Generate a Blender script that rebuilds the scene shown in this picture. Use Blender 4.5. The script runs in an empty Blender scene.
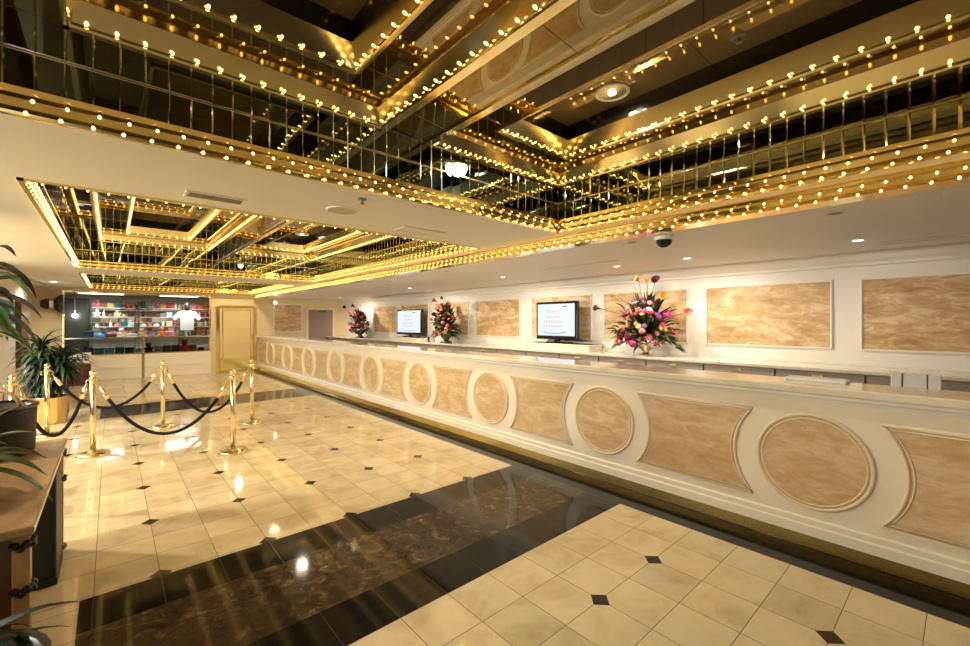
import bpy, math, random
from mathutils import Vector, Matrix
R = math.radians
C = bpy.context.scene.collection
random.seed(7)

# ------------------------------------------------------------------ camera
F, TH, CX, CY, H = 425.4, 0.7217, 485.0, 322.0, 1.55
ST, CT = math.sin(TH), math.cos(TH)
cam = bpy.data.cameras.new('camera')
cam.sensor_width = 36.0
cam.lens = F * 36.0 / 970.0
cam.shift_y = -1.0 / 970.0
cam.clip_start = 0.02
co = bpy.data.objects.new('camera', cam)
C.objects.link(co)
co.location = (0, 0, H)
co.rotation_euler = (math.pi / 2, 0, -TH)
bpy.context.scene.camera = co


def at(u, v, z):
    """point of the horizontal plane at height z (above the floor) seen at u, v"""
    a, up = u - CX, CY - v
    k = (z - H) / up
    return Vector(((a * CT + F * ST) * k, (-a * ST + F * CT) * k, z))


def at_x(u, x):
    a = u - CX
    return x * (-a * ST + F * CT) / (a * CT + F * ST)


def at_y(u, y):
    a = u - CX
    return y * (a * CT + F * ST) / (-a * ST + F * CT)


def in_frame(p, m=12):
    r = p[0] * CT - p[1] * ST
    d = p[0] * ST + p[1] * CT
    if d < 0.05:
        return False
    u, v = CX + F * r / d, CY - F * (p[2] - H) / d
    return -m < u < 970 + m and -m < v < 646 + m


# ------------------------------------------------------------------ materials
def nt(name):
    m = bpy.data.materials.new(name)
    m.use_nodes = True
    n = m.node_tree.nodes
    n.clear()
    out = n.new('ShaderNodeOutputMaterial')
    b = n.new('ShaderNodeBsdfPrincipled')
    m.node_tree.links.new(b.outputs[0], out.inputs[0])
    return m, m.node_tree, b, out


def mat(name, col, rough=0.5, metal=0.0, spec=0.5, noise=0.0, scale=8.0, bump=0.0, coat=0.0):
    m, t, b, out = nt(name)
    b.inputs['Roughness'].default_value = rough
    b.inputs['Metallic'].default_value = metal
    b.inputs['Specular IOR Level'].default_value = spec
    b.inputs['Coat Weight'].default_value = coat
    b.inputs['Coat Roughness'].default_value = 0.04
    col = tuple(col) + (1,)
    if noise or bump:
        tc = t.nodes.new('ShaderNodeTexCoord')
        nz = t.nodes.new('ShaderNodeTexNoise')
        nz.inputs['Scale'].default_value = scale
        nz.inputs['Detail'].default_value = 6
        t.links.new(tc.outputs['Object'], nz.inputs['Vector'])
        if noise:
            cr = t.nodes.new('ShaderNodeValToRGB')
            cr.color_ramp.elements[0].position = 0.3
            cr.color_ramp.elements[1].position = 0.7
            cr.color_ramp.elements[0].color = tuple(c * (1 - noise) for c in col[:3]) + (1,)
            cr.color_ramp.elements[1].color = tuple(min(1, c * (1 + noise)) for c in col[:3]) + (1,)
            t.links.new(nz.outputs['Fac'], cr.inputs[0])
            t.links.new(cr.outputs[0], b.inputs['Base Color'])
        else:
            b.inputs['Base Color'].default_value = col
        if bump:
            bp = t.nodes.new('ShaderNodeBump')
            bp.inputs['Strength'].default_value = bump
            bp.inputs['Distance'].default_value = 0.01
            t.links.new(nz.outputs['Fac'], bp.inputs['Height'])
            t.links.new(bp.outputs[0], b.inputs['Normal'])
    else:
        b.inputs['Base Color'].default_value = col
    return m


def emit(name, col, s):
    m, t, b, out = nt(name)
    b.inputs['Base Color'].default_value = (0, 0, 0, 1)
    b.inputs['Emission Color'].default_value = tuple(col) + (1,)
    b.inputs['Emission Strength'].default_value = s
    return m


def M_(t, op, a, b=None, c=None):
    n = t.nodes.new('ShaderNodeMath')
    n.operation = op
    for i, x in enumerate((a, b, c)):
        if x is None:
            continue
        if isinstance(x, (int, float)):
            n.inputs[i].default_value = x
        else:
            t.links.new(x, n.inputs[i])
    return n.outputs[0]


def mix(t, fac, a, b):
    n = t.nodes.new('ShaderNodeMix')
    n.data_type = 'RGBA'
    t.links.new(fac, n.inputs['Factor']) if not isinstance(fac, (int, float)) else setattr(n.inputs['Factor'], 'default_value', fac)
    for s, x in (('A', a), ('B', b)):
        k = [i for i in n.inputs if i.name == s and i.type == 'RGBA'][0]
        if isinstance(x, tuple):
            k.default_value = x + (1,) if len(x) == 3 else x
        else:
            t.links.new(x, k)
    return [o for o in n.outputs if o.type == 'RGBA'][0]


def ramp(t, fac, stops):
    cr = t.nodes.new('ShaderNodeValToRGB')
    e = cr.color_ramp.elements
    while len(e) < len(stops):
        e.new(0.5)
    for k, (p, c) in zip(e, stops):
        k.position = p
        k.color = tuple(c) + (1,)
    t.links.new(fac, cr.inputs[0])
    return cr.outputs[0]


def noise(t, vec, scale, detail=5, rough=0.55, dist=0.0):
    n = t.nodes.new('ShaderNodeTexNoise')
    n.inputs['Scale'].default_value = scale
    n.inputs['Detail'].default_value = detail
    n.inputs['Roughness'].default_value = rough
    n.inputs['Distortion'].default_value = dist
    t.links.new(vec, n.inputs['Vector'])
    return n.outputs['Fac']


PT = 0.3032          # floor tile
X0, Y0, YF = 0.231, 4.193, 1.358


def floor_mat(name, oy, diamonds, base, vein, grout, insert, rough, kind='tile', oxp=None, rf=0.35):
    m, t, b, out = nt(name)
    tc = t.nodes.new('ShaderNodeTexCoord')
    g = t.nodes.new('ShaderNodeNewGeometry')
    sx = t.nodes.new('ShaderNodeSeparateXYZ')
    t.links.new(g.outputs['Position'], sx.inputs[0])
    u = M_(t, 'DIVIDE', M_(t, 'SUBTRACT', sx.outputs[0], X0), PT)
    v = M_(t, 'DIVIDE', M_(t, 'SUBTRACT', sx.outputs[1], oy), PT)

    def dist_to(q, period):      # distance (in tiles) to the nearest multiple of period
        w = M_(t, 'DIVIDE', q, float(period))
        return M_(t, 'MULTIPLY', M_(t, 'ABSOLUTE', M_(t, 'SUBTRACT', w, M_(t, 'ROUND', w))), float(period))
    du, dv = dist_to(u, 1), dist_to(v, 1)
    line = M_(t, 'LESS_THAN', M_(t, 'MINIMUM', du, dv) if kind == 'tile' else du, 0.0075)
    # each tile a tone of its own
    wn = t.nodes.new('ShaderNodeTexWhiteNoise')
    cb = t.nodes.new('ShaderNodeCombineXYZ')
    t.links.new(M_(t, 'FLOOR', u), cb.inputs[0])
    t.links.new(M_(t, 'FLOOR', v), cb.inputs[1])
    t.links.new(cb.outputs[0], wn.inputs['Vector'])
    vm = t.nodes.new('ShaderNodeVectorMath')
    vm.operation = 'MULTIPLY_ADD'
    t.links.new(wn.outputs['Color'], vm.inputs[0])
    vm.inputs[1].default_value = (7, 7, 7)
    t.links.new(g.outputs['Position'], vm.inputs[2])
    n1 = noise(t, vm.outputs[0], 3.2, 7, 0.6, 0.6)
    n2 = noise(t, vm.outputs[0], 17, 6, 0.65, 1.2)
    if kind == 'tile':
        c = ramp(t, n1, [(0.28, vein), (0.5, base), (0.75, tuple(min(1, x * 1.12) for x in base))])
        c = mix(t, M_(t, 'MULTIPLY', M_(t, 'GREATER_THAN', n2, 0.66), 0.35), c, tuple(x * 0.72 for x in vein))
    elif kind == 'marble':
        c = ramp(t, noise(t, vm.outputs[0], 9, 9, 0.72, 1.0), [(0.3, vein), (0.52, base), (0.62, tuple(x * 2.2 for x in base)), (0.72, (0.30, 0.24, 0.16))])
    else:
        c = ramp(t, n1, [(0.3, vein), (0.8, base)])
    tone = M_(t, 'MULTIPLY_ADD', wn.outputs['Value'], 0.16, 0.92)
    hs = t.nodes.new('ShaderNodeHueSaturation')
    t.links.new(tone, hs.inputs['Value'])
    t.links.new(c, hs.inputs['Color'])
    c = mix(t, line, hs.outputs[0], grout)
    if diamonds:
        d = M_(t, 'ADD', dist_to(u, 2), dist_to(v, 3))
        c = mix(t, M_(t, 'MULTIPLY', M_(t, 'LESS_THAN', d, 0.205), M_(t, 'LESS_THAN', sx.outputs[0], X0 + 9.5 * PT)), c, insert)
    t.links.new(c, b.inputs['Base Color'])
    b.inputs['Roughness'].default_value = rough
    b.inputs['Specular IOR Level'].default_value = rf
    return m


def marble_panel(name, lo, mid, hi, rough=0.45):
    m, t, b, out = nt(name)
    tc = t.nodes.new('ShaderNodeTexCoord')
    g = t.nodes.new('ShaderNodeNewGeometry')
    mp = t.nodes.new('ShaderNodeMapping')
    mp.inputs['Scale'].default_value = (1.0, 0.8, 2.3)
    mp.inputs['Rotation'].default_value = (R(14), 0, 0)
    t.links.new(g.outputs['Position'], mp.inputs['Vector'])
    n1 = noise(t, mp.outputs[0], 2.2, 7, 0.55, 1.1)
    n2 = noise(t, mp.outputs[0], 6.5, 8, 0.6, 1.6)
    f = M_(t, 'MULTIPLY_ADD', n2, 0.45, M_(t, 'MULTIPLY', n1, 0.55))
    c = ramp(t, f, [(0.36, lo), (0.5, mid), (0.6, hi), (0.7, mid)])
    t.links.new(c, b.inputs['Base Color'])
    b.inputs['Roughness'].default_value = rough
    return m


m_cream = mat('cream_paint', (0.86, 0.77, 0.60), 0.42)
m_white = mat('white_paint', (0.82, 0.78, 0.70), 0.45)
m_ceil = mat('ceiling_paint', (0.86, 0.83, 0.77), 0.6)
m_lowceil = mat('low_ceiling_paint', (0.80, 0.77, 0.73), 0.55)
m_brass = mat('polished_brass', (0.92, 0.73, 0.30), 0.14, 1.0)
m_brass_pale = mat('pale_brass', (0.95, 0.84, 0.50), 0.16, 1.0)
m_gold = mat('gold_post', (0.98, 0.84, 0.50), 0.22, 1.0)
m_bevel_glint = mat('mirror_bevel_glint', (0.72, 0.75, 0.68), 0.08, 1.0)  # same mirror glass; the bevels' caught light is put into a brighter colour
m_mirror = mat('silver_mirror', (0.28, 0.34, 0.29), 0.015, 1.0)
m_bronze = mat('bronze_mirror', (0.27, 0.20, 0.10), 0.015, 0.85)
m_bronze_l = mat('light_bronze_mirror', (0.30, 0.235, 0.115), 0.02, 1.0)
m_bronze_c = mat('brown_mirror', (0.34, 0.25, 0.14), 0.015, 0.55)
m_black = mat('black_gloss', (0.008, 0.009, 0.008), 0.08)
m_blackm = mat('black_matt', (0.012, 0.013, 0.014), 0.45)
m_velvet = mat('black_velvet', (0.004, 0.004, 0.005), 0.7, spec=0.2, bump=0.3, scale=200)
m_dark = mat('dark_wall', (0.05, 0.035, 0.025), 0.6)
m_panel = marble_panel('marbled_panel', (0.52, 0.32, 0.13), (0.64, 0.44, 0.22), (0.74, 0.57, 0.34))
m_panel2 = marble_panel('marbled_wall_panel', (0.42, 0.24, 0.09), (0.60, 0.39, 0.18), (0.76, 0.60, 0.38))
m_top = mat('counter_stone', (0.80, 0.72, 0.58), 0.06, noise=0.12, scale=5, spec=0.6)
m_mould = mat('tan_moulding', (0.78, 0.64, 0.43), 0.4)
m_cab = mat('grey_cabinet', (0.36, 0.29, 0.24), 0.4)
m_green = mat('leaf_green', (0.035, 0.10, 0.022), 0.4, noise=0.35, scale=6)
m_green2 = mat('leaf_dark_green', (0.006, 0.019, 0.008), 0.55, noise=0.4, scale=5)
m_green3 = mat('leaf_light_green', (0.10, 0.22, 0.05), 0.4, noise=0.3, scale=6)
m_stem = mat('stem', (0.10, 0.12, 0.03), 0.6)
m_wood = mat('tan_wood', (0.42, 0.25, 0.10), 0.3, noise=0.2, scale=12)
m_wood_d = mat('brown_wood', (0.12, 0.055, 0.025), 0.35, noise=0.3, scale=10)
m_trunk = mat('bark', (0.15, 0.10, 0.06), 0.8, noise=0.3, scale=30)
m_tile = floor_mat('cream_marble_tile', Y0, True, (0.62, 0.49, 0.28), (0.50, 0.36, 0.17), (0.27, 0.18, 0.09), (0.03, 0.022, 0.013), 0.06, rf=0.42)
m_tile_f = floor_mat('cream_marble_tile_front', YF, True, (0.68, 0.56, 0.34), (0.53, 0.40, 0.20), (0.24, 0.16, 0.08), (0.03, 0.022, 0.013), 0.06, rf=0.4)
m_blackf = floor_mat('black_granite', YF, False, (0.012, 0.013, 0.010), (0.006, 0.007, 0.006), (0.06, 0.05, 0.03), None, 0.075, 'plain', rf=0.3)
m_brownf = floor_mat('brown_marble', YF, False, (0.055, 0.036, 0.018), (0.02, 0.013, 0.007), (0.05, 0.03, 0.02), None, 0.075, 'marble', rf=0.3)
m_bulb = emit('bulb_glow', (1.0, 0.60, 0.17), 2.6)
m_glass, _t, _b, _o = nt('window_glass')
_b.inputs['Base Color'].default_value = (0.95, 0.97, 0.95, 1)
_b.inputs['Roughness'].default_value = 0.0
_b.inputs['Transmission Weight'].default_value = 1.0
_b.inputs['IOR'].default_value = 1.02
m_screen = emit('screen_glow', (0.80, 0.90, 1.0), 0.36)
m_screen_ink = emit('screen_pink', (1.0, 0.42, 0.46), 0.33)
m_screen_dark = emit('screen_dark', (0.12, 0.18, 0.25), 0.3)
m_lamp = emit('lamp_glow', (1.0, 0.92, 0.78), 3.5)
m_lamp_w = emit('shop_lamp_glow', (1.0, 0.96, 0.90), 2.0)
m_chrome = mat('chrome', (0.8, 0.8, 0.8), 0.08, 1.0)
m_grey = mat('grey_metal', (0.25, 0.24, 0.22), 0.4, 0.6)
m_paper = mat('white_paper', (0.85, 0.85, 0.83), 0.6)
COL = {
    'white': (0.8, 0.8, 0.78), 'teal': (0.01, 0.16, 0.22), 'blue': (0.02, 0.28, 0.60), 'navy': (0.012, 0.03, 0.08), 'red': (0.55, 0.03, 0.05),
    'pink': (0.75, 0.22, 0.26), 'tan': (0.6, 0.42, 0.22), 'black': (0.015, 0.015, 0.017), 'green': (0.05, 0.2, 0.08), 'brown': (0.2, 0.08, 0.03),
    'yellow': (0.75, 0.55, 0.12), 'grey': (0.3, 0.32, 0.33), 'orange': (0.75, 0.22, 0.04), 'purple': (0.2, 0.05, 0.3), 'magenta': (0.65, 0.03, 0.22), 'coral': (0.8, 0.2, 0.12),
    'cream': (0.8, 0.7, 0.5), 'wine': (0.12, 0.015, 0.025)}
CM = {k: mat(k + '_goods', v, 0.5) for k, v in COL.items()}
PM = {k: mat(k + '_petal', COL[k], 0.5, noise=0.25, scale=25) for k in ('pink', 'purple', 'orange', 'yellow', 'white', 'red', 'magenta', 'coral', 'wine')}


# ------------------------------------------------------------------ mesh helper
class MB:
    def __init__(s):
        s.v, s.f, s.mi, s.sm = [], [], [], []
        s.cur = 0
        s.smooth = False

    def vert(s, p):
        s.v.append(tuple(p))
        return len(s.v) - 1

    def face(s, idx):
        s.f.append(tuple(idx))
        s.mi.append(s.cur)
        s.sm.append(s.smooth)

    def poly(s, pts):
        s.face([s.vert(p) for p in pts])

    def box(s, a, b, bev=0.0):
        x0, x1 = sorted((a[0], b[0]))
        y0, y1 = sorted((a[1], b[1]))
        z0, z1 = sorted((a[2], b[2]))
        if bev <= 0:
            k = [s.vert((x, y, z)) for z in (z0, z1) for y in (y0, y1) for x in (x0, x1)]
            for q in ((0, 2, 3, 1), (4, 5, 7, 6), (0, 1, 5, 4), (2, 6, 7, 3), (0, 4, 6, 2), (1, 3, 7, 5)):
                s.face([k[i] for i in q])
            return s
        r = min(bev, (x1 - x0) / 2.01, (y1 - y0) / 2.01, (z1 - z0) / 2.01)
        X, Y, Z = (x0, x1), (y0, y1), (z0, z1)
        vid = {}
        for i in (0, 1):
            for j in (0, 1):
                for k in (0, 1):
                    sx, sy, sz = (1 - 2 * i), (1 - 2 * j), (1 - 2 * k)
                    p = (X[i], Y[j], Z[k])
                    vid[i, j, k, 0] = s.vert((p[0], p[1] + sy * r, p[2] + sz * r))
                    vid[i, j, k, 1] = s.vert((p[0] + sx * r, p[1], p[2] + sz * r))
                    vid[i, j, k, 2] = s.vert((p[0] + sx * r, p[1] + sy * r, p[2]))
        def q(l, flip):
            s.face(l[::-1] if flip else l)
        for i in (0, 1):
            q([vid[i, 0, 0, 0], vid[i, 1, 0, 0], vid[i, 1, 1, 0], vid[i, 0, 1, 0]], i == 0)
            q([vid[0, i, 0, 1], vid[0, i, 1, 1], vid[1, i, 1, 1], vid[1, i, 0, 1]], i == 0)
            q([vid[0, 0, i, 2], vid[1, 0, i, 2], vid[1, 1, i, 2], vid[0, 1, i, 2]], i == 0)
        for i in (0, 1):
            for j in (0, 1):
                fl = (i + j) % 2 == 1
                q([vid[i, j, 0, 0], vid[i, j, 0, 1], vid[i, j, 1, 1], vid[i, j, 1, 0]], fl)
                q([vid[i, 0, j, 0], vid[i, 1, j, 0], vid[i, 1, j, 2], vid[i, 0, j, 2]], fl)
                q([vid[0, i, j, 1], vid[1, i, j, 1], vid[1, i, j, 2], vid[0, i, j, 2]], not fl)
                for k in (0, 1):
                    q([vid[i, j, k, 0], vid[i, j, k, 1], vid[i, j, k, 2]], (i + j + k) % 2 == 0)
        return s

    def lathe(s, prof, c, n=24, axis='z', cap=True):
        old = s.smooth
        s.smooth = True
        rings = []
        for r, h in prof:
            ring = []
            for i in range(n):
                a = 2 * math.pi * i / n
                p = (r * math.cos(a), r * math.sin(a), h)
                if axis == 'x':
                    p = (p[2], p[0], p[1])
                elif axis == 'y':
                    p = (p[1], p[2], p[0])
                ring.append(s.vert((c[0] + p[0], c[1] + p[1], c[2] + p[2])))
            rings.append(ring)
        for a, b in zip(rings, rings[1:]):
            for i in range(n):
                s.face((a[i], a[(i + 1) % n], b[(i + 1) % n], b[i]))
        s.smooth = False
        if cap:
            s.face(rings[0][::-1])
            s.face(rings[-1])
        s.smooth = old
        return s

    def ball(s, c, r, n=12, m=8, sc=(1, 1, 1)):
        old = s.smooth
        s.smooth = True
        top = s.vert((c[0], c[1], c[2] + r * sc[2]))
        bot = s.vert((c[0], c[1], c[2] - r * sc[2]))
        rings = []
        for j in range(1, m):
            t = math.pi * j / m
            rings.append([s.vert((c[0] + r * sc[0] * math.sin(t) * math.cos(2 * math.pi * i / n),
                                  c[1] + r * sc[1] * math.sin(t) * math.sin(2 * math.pi * i / n),
                                  c[2] + r * sc[2] * math.cos(t))) for i in range(n)])
        for i in range(n):
            s.face((top, rings[0][i], rings[0][(i + 1) % n]))
            s.face((bot, rings[-1][(i + 1) % n], rings[-1][i]))
        for a, b in zip(rings, rings[1:]):
            for i in range(n):
                s.face((a[i], b[i], b[(i + 1) % n], a[(i + 1) % n]))
        s.smooth = old
        return s

    def tube(s, pts, r, n=8, closed=False, rr=None):
        old = s.smooth
        s.smooth = True
        pts = [Vector(p) for p in pts]
        N = len(pts)
        rings = []
        prev = None
        for i, p in enumerate(pts):
            a = pts[(i - 1) % N] if closed or i > 0 else p
            b = pts[(i + 1) % N] if closed or i < N - 1 else p
            d = (b - a).normalized()
            if prev is None:
                up = Vector((0, 0, 1)) if abs(d.z) < 0.9 else Vector((1, 0, 0))
                x = d.cross(up).normalized()
            else:
                x = (prev - d * prev.dot(d)).normalized()
            prev = x
            y = d.cross(x)
            q = rr[i] if rr else r
            rings.append([s.vert(p + (x * math.cos(2 * math.pi * k / n) + y * math.sin(2 * math.pi * k / n)) * q) for k in range(n)])
        for i in range(N if closed else N - 1):
            a, b = rings[i], rings[(i + 1) % N]
            for k in range(n):
                s.face((a[k], b[k], b[(k + 1) % n], a[(k + 1) % n]))
        if not closed:
            s.face(rings[0])
            s.face(rings[-1][::-1])
        s.smooth = old
        return s

    def sweep(s, prof, O, along, nrm, L):
        """profile of (d, z) points swept along a straight line; closed profile"""
        O, along, nrm = Vector(O), Vector(along), Vector(nrm)
        a = [s.vert(O + nrm * d + Vector((0, 0, z))) for d, z in prof]
        b = [s.vert(O + along * L + nrm * d + Vector((0, 0, z))) for d, z in prof]
        n = len(prof)
        for i in range(n):
            s.face((a[i], a[(i + 1) % n], b[(i + 1) % n], b[i]))
        s.face(a[::-1])
        s.face(b)
        return s

    def blade(s, base, d, length, width, droop, seg=7, fold=0.25):
        """arching leaf"""
        old = s.smooth
        s.smooth = True
        d = Vector(d).normalized()
        p = Vector(base)
        side = d.cross(Vector((0, 0, 1)))
        side = side.normalized() if side.length > 1e-3 else Vector((1, 0, 0))
        rows = []
        for i in range(seg + 1):
            t = i / seg
            w = width * math.sin(math.pi * (0.12 + 0.88 * t) ** 0.8) if i < seg else 0.0015
            nrm = side.cross(d).normalized()
            rows.append([s.vert(p - side * w / 2 + nrm * w * fold), s.vert(p), s.vert(p + side * w / 2 + nrm * w * fold)])
            p = p + d * (length / seg)
            d = (d + Vector((0, 0, -droop / seg))).normalized()
        for a, b in zip(rows, rows[1:]):
            s.face((a[0], a[1], b[1], b[0]))
            s.face((a[1], a[2], b[2], b[1]))
        s.smooth = old
        return s

    def build(s, name, mats, parent=None, origin=None):
        if not isinstance(mats, (list, tuple)):
            mats = [mats]
        o3 = Vector(origin) if origin is not None else (wloc(parent) if parent else None)
        if o3 is None:
            xs = [p[0] for p in s.v]
            ys = [p[1] for p in s.v]
            zs = [p[2] for p in s.v]
            o3 = Vector(((min(xs) + max(xs)) / 2, (min(ys) + max(ys)) / 2, min(zs)))
        me = bpy.data.meshes.new(name)
        me.from_pydata([(x - o3.x, y - o3.y, z - o3.z) for x, y, z in s.v], [], s.f)
        for m in mats:
            me.materials.append(m)
        me.polygons.foreach_set('material_index', s.mi)
        me.polygons.foreach_set('use_smooth', s.sm)
        me.update()
        o = bpy.data.objects.new(name, me)
        C.objects.link(o)
        if parent:
            o.parent = parent
            o.location = o3 - wloc(parent)
        else:
            o.location = o3
        return o


def text_mesh(cu):
    o = bpy.data.objects.new('tmp', cu)
    C.objects.link(o)
    dg = bpy.context.evaluated_depsgraph_get()
    me = bpy.data.meshes.new_from_object(o.evaluated_get(dg))
    bpy.data.objects.remove(o)
    r = bpy.data.objects.new('lettering', me)
    C.objects.link(r)
    return r


def wloc(o):
    p = Vector(o.location)
    while o.parent:
        o = o.parent
        p = p + Vector(o.location)
    return p


def tag(o, label, cat, group=None, kind=None):
    o['label'] = label
    o['category'] = cat
    if group:
        o['group'] = group
    if kind:
        o['kind'] = kind
    return o


def thing(name, loc, label, cat, group=None, kind=None):
    o = bpy.data.objects.new(name, None)
    C.objects.link(o)
    o.location = loc
    o.empty_display_size = 0.1
    return tag(o, label, cat, group, kind)


def part(name, me, parent, world, label=None):
    o = bpy.data.objects.new(name, me)
    C.objects.link(o)
    o.parent = parent
    o.location = Vector(world) - wloc(parent)
    if label:
        o['label'] = label
    return o


# ------------------------------------------------------------------ levels
Z1, Z2, Z3, Z4, Z5, Z6 = 2.45, 2.355, 2.905, 3.01, 3.145, 3.27
XL, XR = -0.44, 3.366            # coffers in x
XV0, XV1 = 3.56, 3.72            # brass valance
XB = 6.56                        # back wall
YE = 15.3                        # far wall
COFF = [(-2.95, 2.718), (3.903, 9.57), (10.76, 15.12)]
XBEAM0, XBEAM1 = 1.426, 1.81

# ------------------------------------------------------------------ floor
def floor_piece(boxes, m, name, label):
    b = MB()
    for (x0, y0, x1, y1) in boxes:
        b.box((x0, y0, -0.05), (x1, y1, 0))
    return tag(b.build(name, m, origin=(0, 0, 0)), label, 'floor', kind='structure')


YS = [(YF + 2 * PT, 3.262), (9.16, 9.16 + 4 * PT)]
XBD = X0 + 10 * PT
XSL = -0.13
b0, b1 = YS
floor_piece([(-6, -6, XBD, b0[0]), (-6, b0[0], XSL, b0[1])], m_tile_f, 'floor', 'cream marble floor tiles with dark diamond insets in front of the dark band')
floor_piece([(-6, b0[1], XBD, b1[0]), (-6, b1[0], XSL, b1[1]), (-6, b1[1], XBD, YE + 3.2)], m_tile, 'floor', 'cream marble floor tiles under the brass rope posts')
for y0, y1 in YS:
    w = 'wide black and brown marble floor band crossing the lobby nearest' if y0 < 5 else 'black and brown marble floor band beyond the rope posts'
    floor_piece([(XSL, y0, XBD, y0 + 0.325), (XSL, y1 - 0.345, XBD, y1)], m_blackf, 'floor', 'black granite edges of the ' + ('nearer floor band' if y0 < 5 else 'farther floor band'))
    floor_piece([(XSL, y0 + 0.325, XBD, y1 - 0.345)], m_brownf, 'floor', 'brown marble strip in the ' + ('nearer floor band' if y0 < 5 else 'farther floor band'))
floor_piece([(XBD, -6, XB + 0.2, YE + 3.2)], m_blackf, 'floor', 'black granite floor border along the reception counter')

# ------------------------------------------------------------------ ceilings and walls
def struct(mb, name, m, label, cat, origin=(0, 0, 0)):
    return tag(mb.build(name, m, origin=origin), label, cat, kind='structure')


b = MB()
xa, xz = -6.0, XV0
prev = -6.0
T = 0.04
for (y0, y1) in COFF:
    b.box((XL, prev, Z1), (XR, y0, Z1 + T))
    prev = y1
b.box((XL, prev, Z1), (XR, YE, Z1 + T))
b.box((xa, -6, Z1), (XL, YE, Z1 + T))
b.box((XR, -6, Z1), (XV0, YE, Z1 + T))
struct(b, 'ceiling', m_ceil, 'cream soffit ceiling between the mirrored coffers', 'ceiling')
b = MB()
b.box((XV1, -6, Z2), (XB, YE, Z2 + T))
struct(b, 'ceiling', m_lowceil, 'lower plaster ceiling above the reception desk', 'ceiling')
# right (back) wall behind the desk
b = MB()
b.box((XB, -6, 0), (XB + 0.15, YE + 0.15, Z2 + T))
struct(b, 'wall_right', m_white, 'cream wall with marbled panels behind the reception desk', 'wall')
b = MB()
prof = [(0, Z2), (0.13, Z2), (0.13, Z2 - 0.025), (0.10, Z2 - 0.04), (0.075, Z2 - 0.085), (0.03, Z2 - 0.12), (0.03, Z2 - 0.15), (0, Z2 - 0.16)]
b.sweep(prof, (XB, -6, 0), (0, 1, 0), (-1, 0, 0), 6 + YE)
struct(b, 'trim_1', m_white, 'white crown moulding along the top of the desk wall', 'moulding')
b = MB()
b.box((-6, -6.15, 0), (XB + 0.15, -6, 3.5))
struct(b, 'wall_front', m_dark, 'dark wall behind the camera', 'wall')
b = MB()
b.box((-6.15, -6.15, 0), (-6, YE, 3.5))
struct(b, 'wall_left', m_dark, 'dark casino side wall far to the left', 'wall')
b = MB()
b.box((-1.6, 9.6, 0), (-1.45, YE, Z1))
struct(b, 'wall_left', m_white, 'white side wall left of the gift shop window', 'wall')

# far wall: window opening x -0.93..2.30, door panel 2.43..3.6, then the desk part to XB
WX0, WX1, WZ0, WZ1 = -0.93, 2.30, 0.66, 2.36
b = MB()
b.box((-1.6, YE, 0), (WX0, YE + 0.15, Z1))
b.box((WX1, YE, 0), (XV1, YE + 0.15, Z1))
b.box((WX0, YE, WZ1), (WX1, YE + 0.15, Z1))
b.box((XV1, YE, 0), (XB + 0.15, YE + 0.15, Z2 + T))
struct(b, 'wall_back', mat('far_wall_paint', (0.72, 0.58, 0.34), 0.45), 'tan far wall around the gift shop window and doors', 'wall')
# low wall below the shop window
b = MB()
b.box((WX0, YE - 0.02, 0), (WX1, YE + 0.15, WZ0))
b.box((WX0, YE - 0.035, 0.30), (WX1, YE - 0.02, 0.33))
b.box((WX0, YE - 0.04, 0.0), (WX1, YE - 0.02, 0.08))
struct(b, 'wall_back', m_cream, 'low cream wall under the gift shop window', 'wall')

# ------------------------------------------------------------------ light bulbs
def bulb_mesh(name, ax):
    """small round filament bulb in a brass cup; origin at its seat, axis ax"""
    ax = Vector(ax).normalized()
    q = Vector((0, 0, 1)).rotation_difference(ax)
    mb = MB()
    mb.cur = 1
    mb.lathe([(0.008, 0.0), (0.0085, 0.008), (0.006, 0.010)], (0, 0, 0), 8)
    mb.cur = 0
    mb.lathe([(0.0045, 0.010), (0.0068, 0.016), (0.0074, 0.022), (0.0058, 0.029), (0.002, 0.033)], (0, 0, 0), 8, cap=False)
    mb.v = [tuple(q @ Vector(p)) for p in mb.v]
    me = bpy.data.meshes.new(name)
    me.from_pydata(mb.v, [], mb.f)
    me.materials.append(m_bulb)
    me.materials.append(m_brass)
    me.polygons.foreach_set('material_index', mb.mi)
    me.polygons.foreach_set('use_smooth', mb.sm)
    me.update()
    return me, mb


BULB = {}


def bulbs(parent, pts, ax, maxn=100):
    """pts in view become parts of their own, the rest one part"""
    key = tuple(round(a, 2) for a in ax)
    if key not in BULB:
        BULB[key] = bulb_mesh('light_bulb', ax)
    me, mb = BULB[key]
    vis = [p for p in pts if in_frame(p)]
    rest = [p for p in pts if not in_frame(p)]
    vis.sort(key=lambda p: p[0] ** 2 + p[1] ** 2 + (p[2] - H) ** 2)
    used = parent.get('nb', 0)
    k = max(0, maxn - used)
    parent['nb'] = used + min(k, len(vis))
    rest += vis[k:]
    for p in vis[:k]:
        part('light_bulb', me, parent, p)
    if rest:
        r = MB()
        for p in rest:
            o = len(r.v)
            r.v += [(a + p[0], b_ + p[1], c + p[2]) for a, b_, c in mb.v]
            r.f += [tuple(i + o for i in f) for f in mb.f]
            r.mi += mb.mi
            r.sm += mb.sm
        w = r.build('light_bulb_row', [m_bulb, m_brass], parent)
        w['kind'] = 'stuff'


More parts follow.
